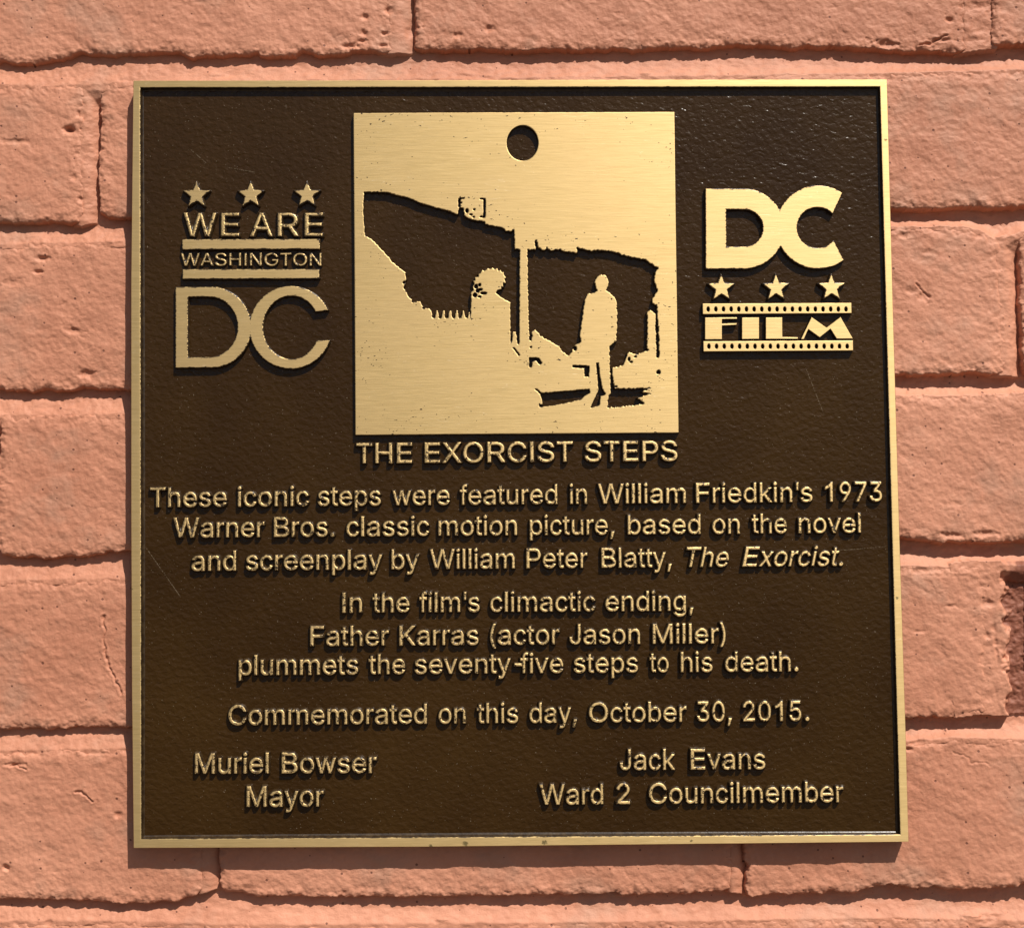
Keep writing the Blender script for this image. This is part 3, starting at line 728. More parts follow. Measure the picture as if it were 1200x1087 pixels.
# ------------------------------------------------------------------ lettering
GLYPHS = r"""
' 206 95,318,78,318,75,381 73,445,70,509,92,509 114,509,136,509,133,445 131,381,128,318,112,318
( 273 89,156,89,207,89,244 93,283,101,324,108,364 119,404,132,441,145,479 160,511,177,539,196,539 216,539,236,539,219,504 204,467,191,428,178,389 168,351,161,313,155,276 151,240,151,207,151,176 154,146,160,115,166,83 176,51,188,16,201,-18 217,-56,236,-96,216,-96 196,-96,177,-96,148,-47 126,3,111,55,97,106
) 273 57,-96,37,-96,57,-55 73,-17,86,18,98,53 107,85,113,116,119,147 122,177,122,207,122,240 118,276,112,313,105,351 95,389,82,428,70,467 55,504,37,539,57,539 77,539,97,539,113,511 128,479,142,441,155,404 165,364,173,323,180,283 184,244,184,207,184,156 177,104,161,53,146,2 125,-48,97,-96,77,-96
, 188 53,-119,38,-119,48,-56 58,8,68,71,91,71 114,71,137,71,119,8 102,-56,84,-119,69,-119
- 453 263,244,337,244,337,226 337,207,337,188,263,188 188,188,114,188,114,207 114,226,114,244,188,244
. 188 108,-4,95,-4,83,-4 72,0,63,9,54,18 50,28,50,41,50,54 54,65,63,73,72,82 83,87,95,87,108,87 119,82,128,73,137,65 141,54,141,41,141,28 137,18,128,9,119,0
0 453 264,-7,227,-7,189,-7 157,3,130,24,103,45 83,74,69,113,55,152 48,199,48,254,48,309 55,356,69,395,83,434 104,464,130,484,157,505 189,516,227,516,264,516 296,505,323,484,350,464 370,434,384,395,398,356 405,309,405,254,405,199 398,152,384,113,370,74 350,45,323,24,297,3/202,50,227,50,252,50 273,58,290,74,308,90 321,113,330,144,339,174 344,211,344,254,344,297 339,334,330,365,321,395 308,419,290,435,273,451 252,460,227,460,202,460 180,451,163,435,146,419 132,395,123,365,114,334 109,297,109,254,109,211 114,174,123,144,132,113 146,90,163,74,180,58
2 453 172,0,64,0,64,16 64,32,64,47,121,108 177,168,234,229,254,249 270,267,282,282,295,298 304,313,311,327,317,341 320,356,320,371,320,390 316,405,308,419,299,432 288,442,273,449,259,456 242,460,224,460,204,460 187,456,172,447,158,439 147,428,139,413,131,399 127,382,127,362,107,362 86,362,66,362,66,392 72,419,86,442,100,465 119,483,143,496,167,509 194,516,225,516,255,516 282,509,306,497,329,484 348,467,361,445,374,424 381,399,381,372,381,354 378,335,371,318,364,300 353,280,336,259,319,237 296,211,267,180,229,140 191,100,153,60,153,59 153,58,153,57,231,57 310,57,389,57,389,38 389,19,389,0,281,0
3 453 252,-7,218,-7,187,-7 158,-1,133,10,107,21 86,37,70,57,54,78 46,103,44,132,66,132 87,132,109,132,111,114 117,99,126,87,136,75 149,65,165,59,181,53 199,50,219,50,239,50 258,53,275,61,292,68 305,79,315,93,324,107 329,124,329,145,329,163 325,181,316,196,307,212 293,224,275,234,256,243 231,248,201,248,186,248 172,248,157,248,157,265 157,282,157,299,200,349 244,399,288,448,288,450 288,451,288,452,215,452 142,452,70,452,70,471 70,490,70,509,171,509 272,509,372,509,372,493 372,477,372,461,319,400 265,339,211,278,211,282 211,285,211,289,249,293 281,288,308,276,335,263 356,246,371,222,386,199 393,173,393,145,393,115 385,89,370,66,355,43 335,25,309,12,282,0
5 453 254,-7,221,-7,191,-7 164,-1,140,11,116,23 97,39,83,60,69,81 61,104,60,130,81,130 101,130,122,130,124,115 129,101,138,89,147,77 159,67,173,60,188,53 204,50,221,50,242,50 260,55,276,64,292,74 305,87,314,104,323,121 328,141,328,162,328,184 323,204,314,221,304,238 291,252,275,262,258,272 239,277,218,277,201,277 184,274,167,268,151,263 138,255,128,246,108,248 88,250,67,253,77,338 86,423,96,509,186,509 276,509,366,509,366,490 366,471,366,452,294,452 222,452,151,452,145,402 139,352,134,301,135,301 135,301,136,301,147,311 161,319,178,325,194,331 211,334,229,334,253,334 274,329,294,321,313,313 331,301,345,285,359,270 371,252,379,231,387,210 391,188,391,163,391,130 384,101,369,76,354,50 334,30,309,15,283,1
7 453 120,0,97,0,172,149 248,299,323,448,323,450 323,451,323,452,236,452 149,452,62,452,62,471 62,490,62,509,172,509 281,509,391,509,391,489 391,469,391,449,315,299 240,150,165,0,142,0
9 453 195,516,226,516,258,516 286,508,310,494,335,480 354,460,368,434,382,409 389,380,389,347,389,323 383,297,373,270,362,243 343,209,315,168,277,112 239,56,200,0,177,0 154,0,130,0,187,83 244,165,301,248,303,248 305,248,307,248,303,238 296,229,287,221,279,213 269,207,257,202,245,197 232,195,218,195,187,195 160,201,137,214,114,227 96,245,83,269,70,292 64,320,64,352,64,384 71,412,85,436,99,461 118,480,143,494,167,508/246,460,226,460,207,460 189,456,174,446,159,437 147,424,138,407,130,391 125,372,125,352,125,330 130,312,138,295,147,279 159,266,174,257,189,248 207,243,226,243,246,243 263,248,279,257,294,266 306,279,314,295,323,311 327,330,327,350,327,372 323,391,314,407,306,424 294,437,279,446,264,456
A 480 39,0,16,0,78,170 140,339,201,509,226,509 251,509,276,509,338,339 401,170,463,0,440,0 418,0,395,0,359,101 323,202,287,302,281,321 273,344,264,372,255,400 245,435,232,478,236,478 241,478,245,478,233,435 222,399,213,371,204,343 196,320,191,302,155,202 120,101,85,0,62,0/197,142,110,142,110,161 110,180,110,199,197,199 283,199,370,199,370,180 370,161,370,142,283,142
B 456 122,0,60,0,60,170 60,339,60,509,120,509 181,509,241,509,276,509 306,503,329,491,352,479 369,462,381,442,392,422 398,399,398,374,398,352 394,334,387,320,379,306 369,294,356,286,344,277 330,271,315,267,315,265 315,264,315,262,331,261 347,255,363,245,379,235 392,221,402,203,413,185 418,163,418,136,418,111 412,87,400,67,388,46 370,30,344,18,319,6 287,0,247,0,184,0/125,115,125,57,165,57 205,57,245,57,284,57 313,65,330,80,347,95 355,114,355,137,355,154 351,170,342,184,334,198 321,209,306,218,290,227 271,231,248,231,207,231 166,231,125,231,125,173/125,341,125,285,162,285 200,285,238,285,257,285 273,289,288,296,303,303 315,313,323,326,332,339 336,355,336,372,336,395 328,414,313,429,297,444 273,452,240,452,202,452 163,452,125,452,125,396
C 510 293,-7,267,-7,223,-7 184,4,150,25,116,46 89,76,70,115,50,154 40,201,40,254,40,308 50,354,70,393,89,432 116,462,150,484,184,505 223,516,267,516,293,516 317,512,340,504,363,497 384,486,402,471,420,457 436,439,448,418,460,398 468,374,473,348,451,348 430,348,408,348,404,366 398,381,389,395,381,408 370,419,357,428,345,438 331,444,315,449,300,454 284,456,267,456,236,456 208,448,184,432,159,417 139,394,125,364,111,334 103,297,103,254,103,211 111,175,125,145,140,115 159,92,184,76,209,61 236,53,267,53,284,53 300,55,315,60,331,65 345,71,357,81,370,90 381,101,389,114,398,128 404,143,408,160,430,160 451,160,473,160,469,135 460,111,448,91,436,70 421,52,402,38,384,23 363,12,341,5,318,-3
E 419 165,0,60,0,60,170 60,339,60,509,164,509 268,509,372,509,372,490 372,471,372,452,290,452 207,452,125,452,125,396 125,341,125,286,202,286 278,286,355,286,355,267 355,248,355,229,278,229 202,229,125,229,125,172 125,114,125,57,208,57 292,57,375,57,375,38 375,19,375,0,270,0
F 410 82,0,60,0,60,170 60,339,60,509,163,509 266,509,369,509,369,490 369,471,369,452,288,452 206,452,125,452,125,394 125,336,125,278,198,278 272,278,346,278,346,259 346,240,346,221,272,221 198,221,125,221,125,147 125,74,125,0,103,0
G 520 309,-7,269,-7,223,-7 184,4,149,25,115,46 88,77,69,116,50,155 40,201,40,254,40,308 50,354,69,393,88,432 115,462,149,484,183,505 221,516,265,516,292,516 317,512,340,504,364,496 385,484,403,469,422,454 437,437,449,416,461,396 470,373,474,349,452,349 430,349,408,349,403,365 396,380,387,393,379,406 368,417,356,427,344,436 330,444,315,448,300,453 283,456,265,456,235,456 208,448,183,432,159,417 139,394,125,364,111,334 103,297,103,254,103,211 111,175,125,145,140,115 159,92,184,76,209,61 237,53,269,53,297,53 323,59,345,71,367,83 384,101,396,123,409,146 415,172,415,202,421,201 428,200,434,199,384,199 333,199,283,199,283,218 283,237,283,256,348,256 413,256,478,256,478,237 478,219,478,200,478,158 469,122,451,91,433,60 408,36,377,19,345,2
H 517 82,0,60,0,60,170 60,339,60,509,82,509 103,509,125,509,125,435 125,362,125,289,214,289 303,289,392,289,392,362 392,435,392,509,414,509 435,509,457,509,457,339 457,170,457,0,435,0 414,0,392,0,392,77 392,155,392,232,303,232 214,232,125,232,125,155 125,77,125,0,103,0
J 396 230,-7,185,-7,140,-7 104,6,75,33,47,59 33,97,33,145,33,155 33,164,33,173,55,173 76,173,98,173,98,164 98,155,98,145,98,114 106,91,122,74,137,58 159,50,185,50,211,50 232,58,248,74,264,91 272,114,272,145,272,267 272,388,272,509,293,509 315,509,336,509,336,388 336,267,336,145,336,97 322,59,294,33,266,6
K 467 146,189,104,145,104,169 104,193,104,216,116,232 128,247,139,261,151,275 162,290,174,303,187,317 199,331,212,344,262,399 313,454,364,509,392,509 420,509,448,509,376,431 304,353,231,276,230,276 229,276,228,276,187,233/82,0,60,0,60,170 60,339,60,509,82,509 103,509,125,509,125,451 125,392,125,334,124,298 124,261,124,225,124,214 124,204,125,193,125,129 125,64,125,0,103,0/398,0,372,0,311,86 249,173,188,259,201,276 215,293,228,309,302,206 375,103,449,0,423,0
M 628 81,0,60,0,60,170 60,339,60,509,91,509 121,509,152,509,193,402 235,294,277,187,280,180 284,170,287,159,291,148 295,136,299,123,303,110 307,97,311,84,315,71 319,59,322,49,317,49 312,49,307,49,310,59 314,70,318,83,322,95 326,108,330,121,334,134 338,147,342,158,346,170 349,179,352,187,394,294 435,402,476,509,507,509 537,509,568,509,568,339 568,170,568,0,547,0 525,0,504,0,504,97 504,194,504,291,504,302 504,314,504,327,505,340 505,354,505,369,505,383 506,398,506,413,506,428 507,443,507,457,509,457 511,457,513,457,508,441 503,426,498,409,492,393 487,378,482,363,477,348 472,334,467,322,463,309 459,299,456,291,418,194 380,97,342,0,323,0 305,0,286,0,248,97 209,194,170,291,167,299 163,309,159,321,155,333 150,346,145,361,140,376 135,391,129,408,124,424 118,441,112,457,114,457 117,457,119,457,119,444 120,431,120,416,120,401 121,387,121,372,121,357 121,342,122,328,122,315 122,302,122,291,122,194 122,97,122,0,101,0
N 523 82,0,60,0,60,170 60,339,60,509,85,509 111,509,136,509,205,400 274,291,343,183,349,174 355,164,363,151,370,138 379,123,388,107,396,90 405,73,414,55,411,55 408,54,405,54,403,72 401,90,401,108,400,126 399,142,399,157,399,172 399,185,399,195,399,300 399,404,399,509,420,509 442,509,463,509,463,339 463,170,463,0,438,0 412,0,387,0,325,97 264,193,202,290,194,303 186,316,177,331,169,345 159,362,148,381,137,400 123,424,108,452,111,453 115,453,119,454,120,428 121,405,122,384,123,362 124,344,124,328,125,312 125,300,125,291,125,194 125,97,125,0,103,0
O 533 311,-7,267,-7,223,-7 184,4,150,25,116,46 90,76,70,115,50,154 40,201,40,254,40,308 50,354,70,393,90,432 116,462,150,484,184,505 223,516,267,516,311,516 350,505,384,484,418,462 444,432,464,393,483,354 493,308,493,254,493,201 483,154,464,115,444,76 418,46,384,25,350,4/236,53,267,53,297,53 325,61,349,76,374,91 394,114,408,144,423,174 430,211,430,254,430,298 423,335,408,365,394,395 374,417,349,433,325,448 297,456,267,456,236,456 209,448,184,433,159,417 140,394,125,364,111,334 103,297,103,254,103,211 111,174,125,144,140,114 159,92,184,76,209,61
P 445 82,0,60,0,60,170 60,339,60,509,118,509 177,509,235,509,274,509 307,502,332,487,358,473 377,454,390,430,402,405 409,378,409,348,409,317 402,290,390,265,377,241 358,222,332,207,307,193 274,186,235,186,193,186 151,186,109,186,109,205 109,224,109,242,150,242 191,242,233,242,259,242 281,247,297,256,313,265 325,278,333,294,341,310 344,328,344,348,344,368 341,386,333,402,325,417 313,430,297,439,280,448 259,452,232,452,196,452 160,452,125,452,125,301 125,151,125,0,103,0
R 449 82,0,60,0,60,170 60,339,60,509,119,509 177,509,236,509,275,509 307,502,333,489,359,475 378,457,390,433,403,410 409,382,409,352,409,321 403,295,390,271,378,248 359,230,333,217,307,204 275,198,236,198,189,198 143,198,96,198,96,217 96,236,96,255,142,255 188,255,234,255,260,255 281,259,298,267,314,275 326,286,334,300,341,315 345,332,345,352,345,372 341,390,334,405,326,420 314,431,298,440,281,448 259,452,233,452,197,452 161,452,125,452,125,301 125,151,125,0,103,0/378,0,353,0,312,76 271,153,230,229,254,229 279,229,303,229,344,153 386,76,428,0,403,0
S 447 263,-9,224,-9,187,-9 155,-3,128,9,100,21 79,38,64,60,49,82 40,107,38,137,60,137 82,137,104,137,106,117 112,101,123,88,134,75 149,65,166,59,184,52 203,49,224,49,247,49 268,53,286,60,304,68 319,78,329,92,340,105 346,121,346,139,346,155 341,169,332,179,323,189 311,198,296,205,281,211 264,217,245,222,224,228 204,234,184,239,142,251 109,268,86,289,63,311 52,339,52,372,52,401 60,426,75,448,90,469 111,486,138,498,164,510 194,516,227,516,261,516 290,510,316,498,342,486 362,469,377,449,392,428 400,404,401,378,380,378 358,378,337,378,335,403 323,423,302,437,281,451 256,459,225,459,203,459 184,455,167,448,151,441 138,431,129,418,120,406 115,391,115,376,115,358 120,344,131,334,142,323 154,314,169,308,184,302 199,297,212,293,230,289 247,284,264,279,279,275 295,270,312,264,328,257 344,248,359,238,373,227 385,214,395,198,404,181 408,162,408,139,408,111 401,86,386,64,372,41 351,24,323,11,296,-2
T 449 85,452,32,452,32,471 32,490,32,509,160,509 288,509,417,509,417,490 417,471,417,452,363,452 310,452,257,452,257,301 257,151,257,0,235,0 214,0,193,0,193,151 193,301,193,452,139,452
W 686 180,0,155,0,109,170 63,339,16,509,38,509 60,509,82,509,109,404 136,300,163,196,168,179 172,163,175,145,179,128 183,111,187,94,190,76 194,58,197,40,194,40 192,40,189,40,193,58 196,76,200,94,203,111 207,128,211,145,215,163 220,179,224,196,251,300 279,404,306,509,331,509 355,509,380,509,407,404 434,300,462,196,466,179 470,163,474,145,478,128 482,111,486,94,490,76 494,58,497,40,494,40 491,40,488,40,492,58 495,76,499,94,502,111 506,128,510,145,515,163 519,179,523,196,550,300 576,404,603,509,625,509 647,509,670,509,623,339 577,170,530,0,505,0 480,0,455,0,426,108 397,215,368,323,362,344 357,367,351,391,346,416 341,444,336,475,341,475 345,475,350,475,345,445 340,419,335,395,330,371 324,347,318,323,289,215 260,108,230,0,205,0
X 474 43,0,18,0,84,95 151,190,217,284,217,268 217,252,217,236,155,327 92,418,29,509,54,509 79,509,104,509,129,473 153,437,178,400,188,385 197,372,204,361,211,350 217,340,223,329,229,318 236,306,243,292,240,292 236,292,232,292,239,306 246,318,252,329,258,339 264,350,272,361,279,372 288,385,298,400,323,437 348,473,374,509,398,509 422,509,446,509,384,419 321,329,259,239,259,255 259,271,259,287,324,191 390,96,456,0,431,0 406,0,382,0,352,43 322,86,292,129,283,143 275,155,268,165,262,175 256,185,250,195,244,206 238,217,230,231,235,231 240,231,244,231,238,218 231,207,225,196,219,186 213,176,206,166,199,155 191,143,182,129,152,86 122,43,91,0,67,0
a 389 182,-9,160,-9,136,-9 114,-4,94,5,75,14 59,27,48,45,36,62 30,83,30,108,30,130 35,147,43,161,52,175 63,185,78,193,92,201 108,207,125,211,143,215 160,218,178,220,201,223 219,225,234,227,248,228 258,231,265,235,272,239 276,245,276,255,276,255 276,256,276,257,276,272 273,286,267,297,261,308 252,316,240,322,228,328 213,331,196,331,178,331 162,328,149,322,136,317 126,309,118,301,110,292 104,283,100,274,80,280 61,285,41,291,50,314 62,332,79,346,95,360 113,369,133,375,153,381 173,384,194,384,208,384 223,383,239,379,255,376 271,370,286,360,301,351 313,338,322,320,332,303 337,280,337,251,337,168 337,84,337,0,317,0 297,0,277,0,277,17 277,35,277,52,275,52 274,52,272,52,268,43 261,34,252,25,243,15 230,7,215,1,200,-5/155,45,170,45,193,45 212,50,228,59,243,68 255,79,263,93,271,107 276,122,276,138,276,155 276,173,276,190,273,187 268,184,259,182,251,180 242,178,231,176,221,174 210,172,200,171,190,170 182,169,175,168,161,166 147,163,134,159,121,154 111,148,103,139,96,131 92,119,92,105,92,92 95,81,102,72,109,63 118,57,130,52,142,48
b 424 261,-8,229,-8,206,-8 187,-4,172,4,158,12 146,21,138,31,129,42 123,51,118,59,116,59 114,59,112,59,112,39 112,20,112,0,92,0 72,0,53,0,53,170 53,339,53,509,73,509 93,509,114,509,114,446 114,382,114,319,115,319 117,319,118,319,123,327 129,336,137,346,145,356 157,365,171,373,186,381 205,384,229,384,261,384 289,376,313,361,337,345 356,322,370,293,383,263 390,229,390,189,390,149 383,114,370,84,356,55 337,32,313,16,289,0/197,47,220,47,244,47 263,53,279,66,295,78 308,95,316,117,324,138 328,162,328,189,328,216 324,240,316,261,308,282 296,299,280,311,264,324 244,330,220,330,197,330 177,324,161,312,145,300 133,284,125,263,117,242 113,217,113,189,113,161 117,136,125,115,133,94 146,77,162,65,178,53
c 396 226,-8,207,-8,173,-8 143,0,117,16,91,33 71,56,56,85,41,114 34,149,34,187,34,227 41,262,56,291,71,321 91,343,117,360,143,376 173,384,207,384,226,384 243,382,260,377,276,372 292,365,305,356,319,347 330,335,340,322,350,309 357,294,362,277,342,272 322,267,303,262,300,272 296,281,290,289,285,297 278,305,270,311,262,317 253,322,242,325,232,328 220,330,207,330,182,330 161,323,145,310,129,297 116,280,108,258,100,237 96,213,96,187,96,162 100,139,108,117,116,96 129,79,145,66,161,53 182,46,207,46,220,46 232,48,243,52,253,55 263,60,271,66,279,72 286,80,292,89,297,97 301,107,304,117,324,112 343,107,363,102,358,85 351,70,341,56,332,43 320,31,306,21,293,12 277,4,261,-1,244,-6
d 424 219,-8,195,-8,164,-8 136,0,111,16,87,32 68,55,55,84,41,114 34,149,34,189,34,229 41,263,55,293,69,322 88,345,112,361,136,376 164,384,196,384,219,384 238,381,253,373,268,365 279,356,287,346,296,336 302,327,306,319,308,319 309,319,311,319,311,382 311,446,311,509,331,509 351,509,372,509,372,339 372,170,372,0,352,0 332,0,313,0,313,20 313,39,313,59,311,59 309,59,307,59,302,51 295,42,287,31,278,21 267,12,252,4,238,-4/181,47,205,47,227,47 247,53,263,65,279,77 291,94,299,115,308,136 312,161,312,189,312,217 308,242,300,263,292,284 279,300,263,312,247,324 228,330,205,330,181,330 161,324,145,311,129,299 116,282,108,261,100,240 96,216,96,189,96,162 100,138,109,117,117,95 129,78,145,66,161,53
e 404 238,-8,212,-8,175,-8 143,0,117,16,90,33 70,56,56,85,41,114 34,148,34,187,34,226 41,260,55,290,69,319 89,343,115,359,141,376 171,384,205,384,226,384 246,381,266,374,285,367 303,356,319,341,335,326 348,306,357,282,366,258 371,228,371,194,371,186 371,178,371,169,272,169 174,169,75,169,75,187 75,204,75,221,163,221 250,221,338,221,329,215 319,208,310,202,310,227 306,249,298,269,290,288 278,303,263,314,247,325 228,330,205,330,182,330 163,325,146,313,130,302 118,288,109,270,100,251 96,232,96,211,96,200 96,189,96,178,96,150 101,126,110,106,120,87 134,72,151,61,168,51 189,46,212,46,228,46 241,48,254,53,266,57 277,64,285,73,294,82 301,93,306,105,325,101 345,96,365,91,359,71 349,54,335,39,321,24 303,13,283,4,262,-4
f 254 154,379,228,379,228,362 228,344,228,327,154,327 80,327,6,327,6,344 6,362,6,379,80,379/101,0,81,0,81,144 81,288,81,432,81,453 86,471,96,486,106,500 119,511,135,519,152,526 169,530,187,530,201,530 213,529,222,527,232,525 238,523,243,521,238,503 233,486,227,468,224,470 220,471,215,472,210,473 203,474,195,474,176,474 163,469,154,460,146,451 142,437,142,419,142,279 142,140,142,0,121,0
g 425 238,-151,207,-151,179,-151 155,-147,134,-140,113,-132 96,-123,82,-110,69,-98 58,-84,51,-69,67,-60 84,-50,101,-41,107,-49 113,-57,122,-66,130,-75 141,-82,154,-88,168,-94 186,-97,207,-97,238,-97 263,-90,282,-75,302,-60 311,-37,311,-6,311,19 311,44,311,68,310,68 308,68,306,68,301,60 295,51,287,41,278,32 267,23,252,16,238,8 219,5,195,5,164,5 137,12,113,27,88,41 69,62,55,90,41,118 34,152,34,191,34,230 41,264,55,293,69,322 88,345,112,361,137,376 165,384,196,384,220,384 239,381,253,373,268,365 280,356,288,346,297,336 303,327,308,319,309,319 311,319,313,319,313,339 313,359,313,379,333,379 353,379,372,379,372,250 372,121,372,-9,372,-42 365,-69,350,-90,335,-111 316,-126,291,-136,266,-146/181,59,205,59,228,59 248,64,264,75,280,86 292,101,300,121,308,141 312,165,312,193,312,220 308,243,300,264,292,284 280,301,264,312,248,324 228,330,205,330,181,330 161,324,145,312,129,299 117,283,109,262,100,242 96,219,96,193,96,166 100,143,109,123,117,103 129,87,145,76,162,65
h 410 114,249,114,227,114,151 114,76,114,0,93,0 73,0,53,0,53,170 53,339,53,509,73,509 93,509,114,509,114,435 114,361,114,287,110,287 106,287,102,287,114,322 131,347,152,362,174,377 199,384,227,384,253,384 276,379,295,369,315,358 330,342,341,321,352,299 357,273,357,240,357,160 357,80,357,0,337,0 316,0,296,0,296,78 296,157,296,235,296,265 288,288,273,304,258,321 237,329,210,329,192,329 175,325,161,317,146,309 135,298,126,283,118,267
i 167 73,0,53,0,53,126 53,253,53,379,73,379 93,379,114,379,114,253 114,126,114,0,93,0/95,443,84,443,72,443 62,447,54,455,45,462 41,472,41,483,41,494 45,504,54,512,62,520 72,524,84,524,95,524 106,520,114,512,122,504 126,494,126,483,126,472 122,462,114,455,106,447
k 381 132,158,110,137,110,162 110,187,110,212,113,212 117,212,121,212,175,268 230,323,284,379,310,379 335,379,360,379,301,319 243,259,184,199,182,199 179,199,177,199,155,178/73,0,53,0,53,170 53,339,53,509,73,509 93,509,114,509,114,339 114,170,114,0,93,0/320,0,294,0,245,62 197,124,148,186,162,200 177,214,191,229,252,152 312,76,372,0,346,0
m 610 73,0,53,0,53,126 53,253,53,379,72,379 92,379,112,379,112,351 112,323,112,295,111,295 109,295,108,295,113,316 121,332,132,346,144,359 157,369,172,376,187,383 203,386,219,386,247,386 270,378,287,361,305,344 316,322,321,295,318,295 315,295,312,295,317,313 325,329,337,343,349,357 364,367,381,375,398,382 416,386,437,386,459,386 479,381,497,372,515,362 530,348,541,328,551,309 557,285,557,255,557,170 557,85,557,0,536,0 516,0,496,0,496,85 496,169,496,254,496,281 488,301,473,313,457,325 439,330,419,330,402,330 387,327,374,320,362,313 352,303,345,290,339,278 335,263,335,247,335,165 335,82,335,0,315,0 295,0,274,0,274,87 274,173,274,260,274,281 267,298,253,311,239,324 221,330,199,330,185,330 171,327,158,320,144,313 134,303,126,289,118,276 114,258,114,238,114,159 114,79,114,0,93,0
n 410 114,249,114,227,114,151 114,76,114,0,93,0 73,0,53,0,53,126 53,253,53,379,72,379 92,379,112,379,112,349 112,318,112,287,109,287 106,287,102,287,114,322 131,347,152,362,174,377 199,384,227,384,253,384 276,379,295,369,314,358 330,342,341,321,352,299 357,273,357,240,357,160 357,80,357,0,337,0 316,0,296,0,296,78 296,157,296,235,296,265 288,288,273,304,258,321 237,329,210,329,192,329 175,325,161,317,146,309 135,298,126,283,118,267
o 415 242,-8,207,-8,173,-8 143,0,117,16,91,33 71,56,56,85,41,114 34,149,34,187,34,227 41,262,56,291,71,321 91,343,117,360,143,376 173,384,207,384,242,384 273,376,299,360,325,343 345,321,359,291,374,262 381,227,381,187,381,149 374,114,359,85,345,56 325,33,299,16,273,0/182,46,207,46,233,46 254,53,270,66,287,79 299,96,307,117,315,139 319,162,319,187,319,213 315,236,307,258,299,280 287,297,270,310,254,323 233,330,207,330,182,330 161,323,145,310,129,297 116,280,108,258,100,237 96,213,96,187,96,162 100,139,108,117,116,96 129,79,145,66,161,53
p 424 73,-143,53,-143,53,31 53,205,53,379,72,379 92,379,112,379,112,359 112,339,112,319,114,319 116,319,118,319,123,327 129,336,137,346,145,356 157,365,171,373,186,381 205,384,229,384,261,384 289,376,313,361,337,345 356,322,370,293,383,263 390,229,390,189,390,149 383,114,370,84,356,55 337,32,313,16,289,0 261,-8,229,-8,206,-8 187,-4,173,4,158,12 146,21,138,31,130,42 123,51,118,59,117,59 115,59,114,59,114,-8 114,-76,114,-143,93,-143/197,47,220,47,244,47 263,53,279,66,295,78 308,95,316,117,324,138 328,162,328,189,328,216 324,240,316,261,308,282 296,299,280,311,264,324 244,330,220,330,197,330 177,324,161,312,145,300 133,284,125,263,117,242 113,217,113,189,113,161 117,136,125,115,133,94 146,77,162,65,178,53
r 259 73,0,53,0,53,126 53,253,53,379,72,379 92,379,112,379,112,360 112,340,112,321,113,321 114,321,115,321,122,340 135,355,152,367,170,379 190,385,213,385,218,385 223,385,229,384,235,384 240,384,243,384,243,363 243,343,243,322,242,323 237,323,230,324,223,325 215,326,207,326,189,326 173,322,159,315,145,307 134,297,126,284,118,270 114,255,114,237,114,158 114,79,114,0,93,0
s 365 211,-8,182,-8,156,-8 133,-4,112,3,92,11 75,23,62,38,49,53 40,72,36,94,55,98 74,102,94,107,99,86 109,70,124,60,139,50 158,45,181,45,208,45 229,51,244,62,260,74 268,87,268,103,268,116 263,127,254,136,245,144 231,151,212,155,191,160 170,165,149,170,115,178 89,191,72,208,55,225 47,247,47,274,47,296 53,315,65,332,77,348 94,361,115,370,136,380 160,384,187,384,213,384 235,380,254,372,272,365 287,353,299,339,310,325 319,309,324,290,305,286 287,281,268,277,263,292 255,304,243,316,230,327 212,333,187,333,165,333 146,327,131,317,116,306 109,293,109,277,109,263 114,252,124,243,134,235 150,228,172,223,191,218 210,214,229,209,264,201 290,188,306,171,323,154 331,133,331,107,331,84 325,64,312,47,300,30 282,16,260,6,237,-3
t 227 138,379,204,379,204,362 204,344,204,327,138,327 72,327,6,327,6,344 6,362,6,379,72,379/65,345,65,471,85,471 106,471,126,471,126,347 126,222,126,98,126,81 129,69,136,61,143,54 154,50,170,50,174,50 179,50,185,51,191,52 197,53,202,54,206,36 209,19,213,2,207,0 200,-2,192,-3,184,-4 176,-4,168,-4,136,-4 110,4,92,21,74,38 65,62,65,93,65,219
u 410 211,-5,182,-5,157,-5 134,0,115,11,95,21 80,37,69,59,58,80 53,107,53,139,53,219 53,299,53,379,73,379 93,379,114,379,114,301 114,222,114,144,114,114 121,91,137,75,152,58 173,50,200,50,218,50 235,54,249,62,264,70 275,81,283,97,292,112 296,131,296,153,296,228 296,304,296,379,316,379 337,379,357,379,357,253 357,126,357,0,337,0 318,0,298,0,298,31 298,61,298,92,301,92 304,92,307,92,295,57 279,32,257,17,235,2
v 389 184,0,163,0,114,126 66,253,17,379,40,379 62,379,84,379,111,305 138,230,165,155,174,132 181,110,187,87,193,64 199,42,206,21,198,21 191,21,184,21,191,42 197,64,203,87,209,110 216,132,224,155,251,230 278,305,305,379,327,379 349,379,371,379,323,253 275,126,226,0,205,0
w 567 158,0,138,0,99,126 61,253,23,379,44,379 66,379,87,379,103,324 118,269,133,214,140,191 147,165,154,137,161,108 168,76,175,41,172,41 168,41,165,41,172,75 179,106,186,135,193,163 199,190,206,214,221,269 237,324,252,379,273,379 295,379,316,379,332,324 347,269,362,214,368,190 375,164,382,136,388,107 395,76,402,41,399,41 395,41,391,41,399,75 406,107,413,135,420,164 427,190,434,214,449,269 465,324,480,379,502,379 523,379,545,379,506,253 468,126,429,0,409,0 389,0,368,0,352,57 335,114,319,172,314,189 309,207,305,225,300,243 295,261,291,280,286,299 281,318,277,338,281,338 286,338,291,338,286,319 281,299,277,280,272,261 267,243,263,225,258,206 253,189,248,172,231,114 215,57,199,0,178,0
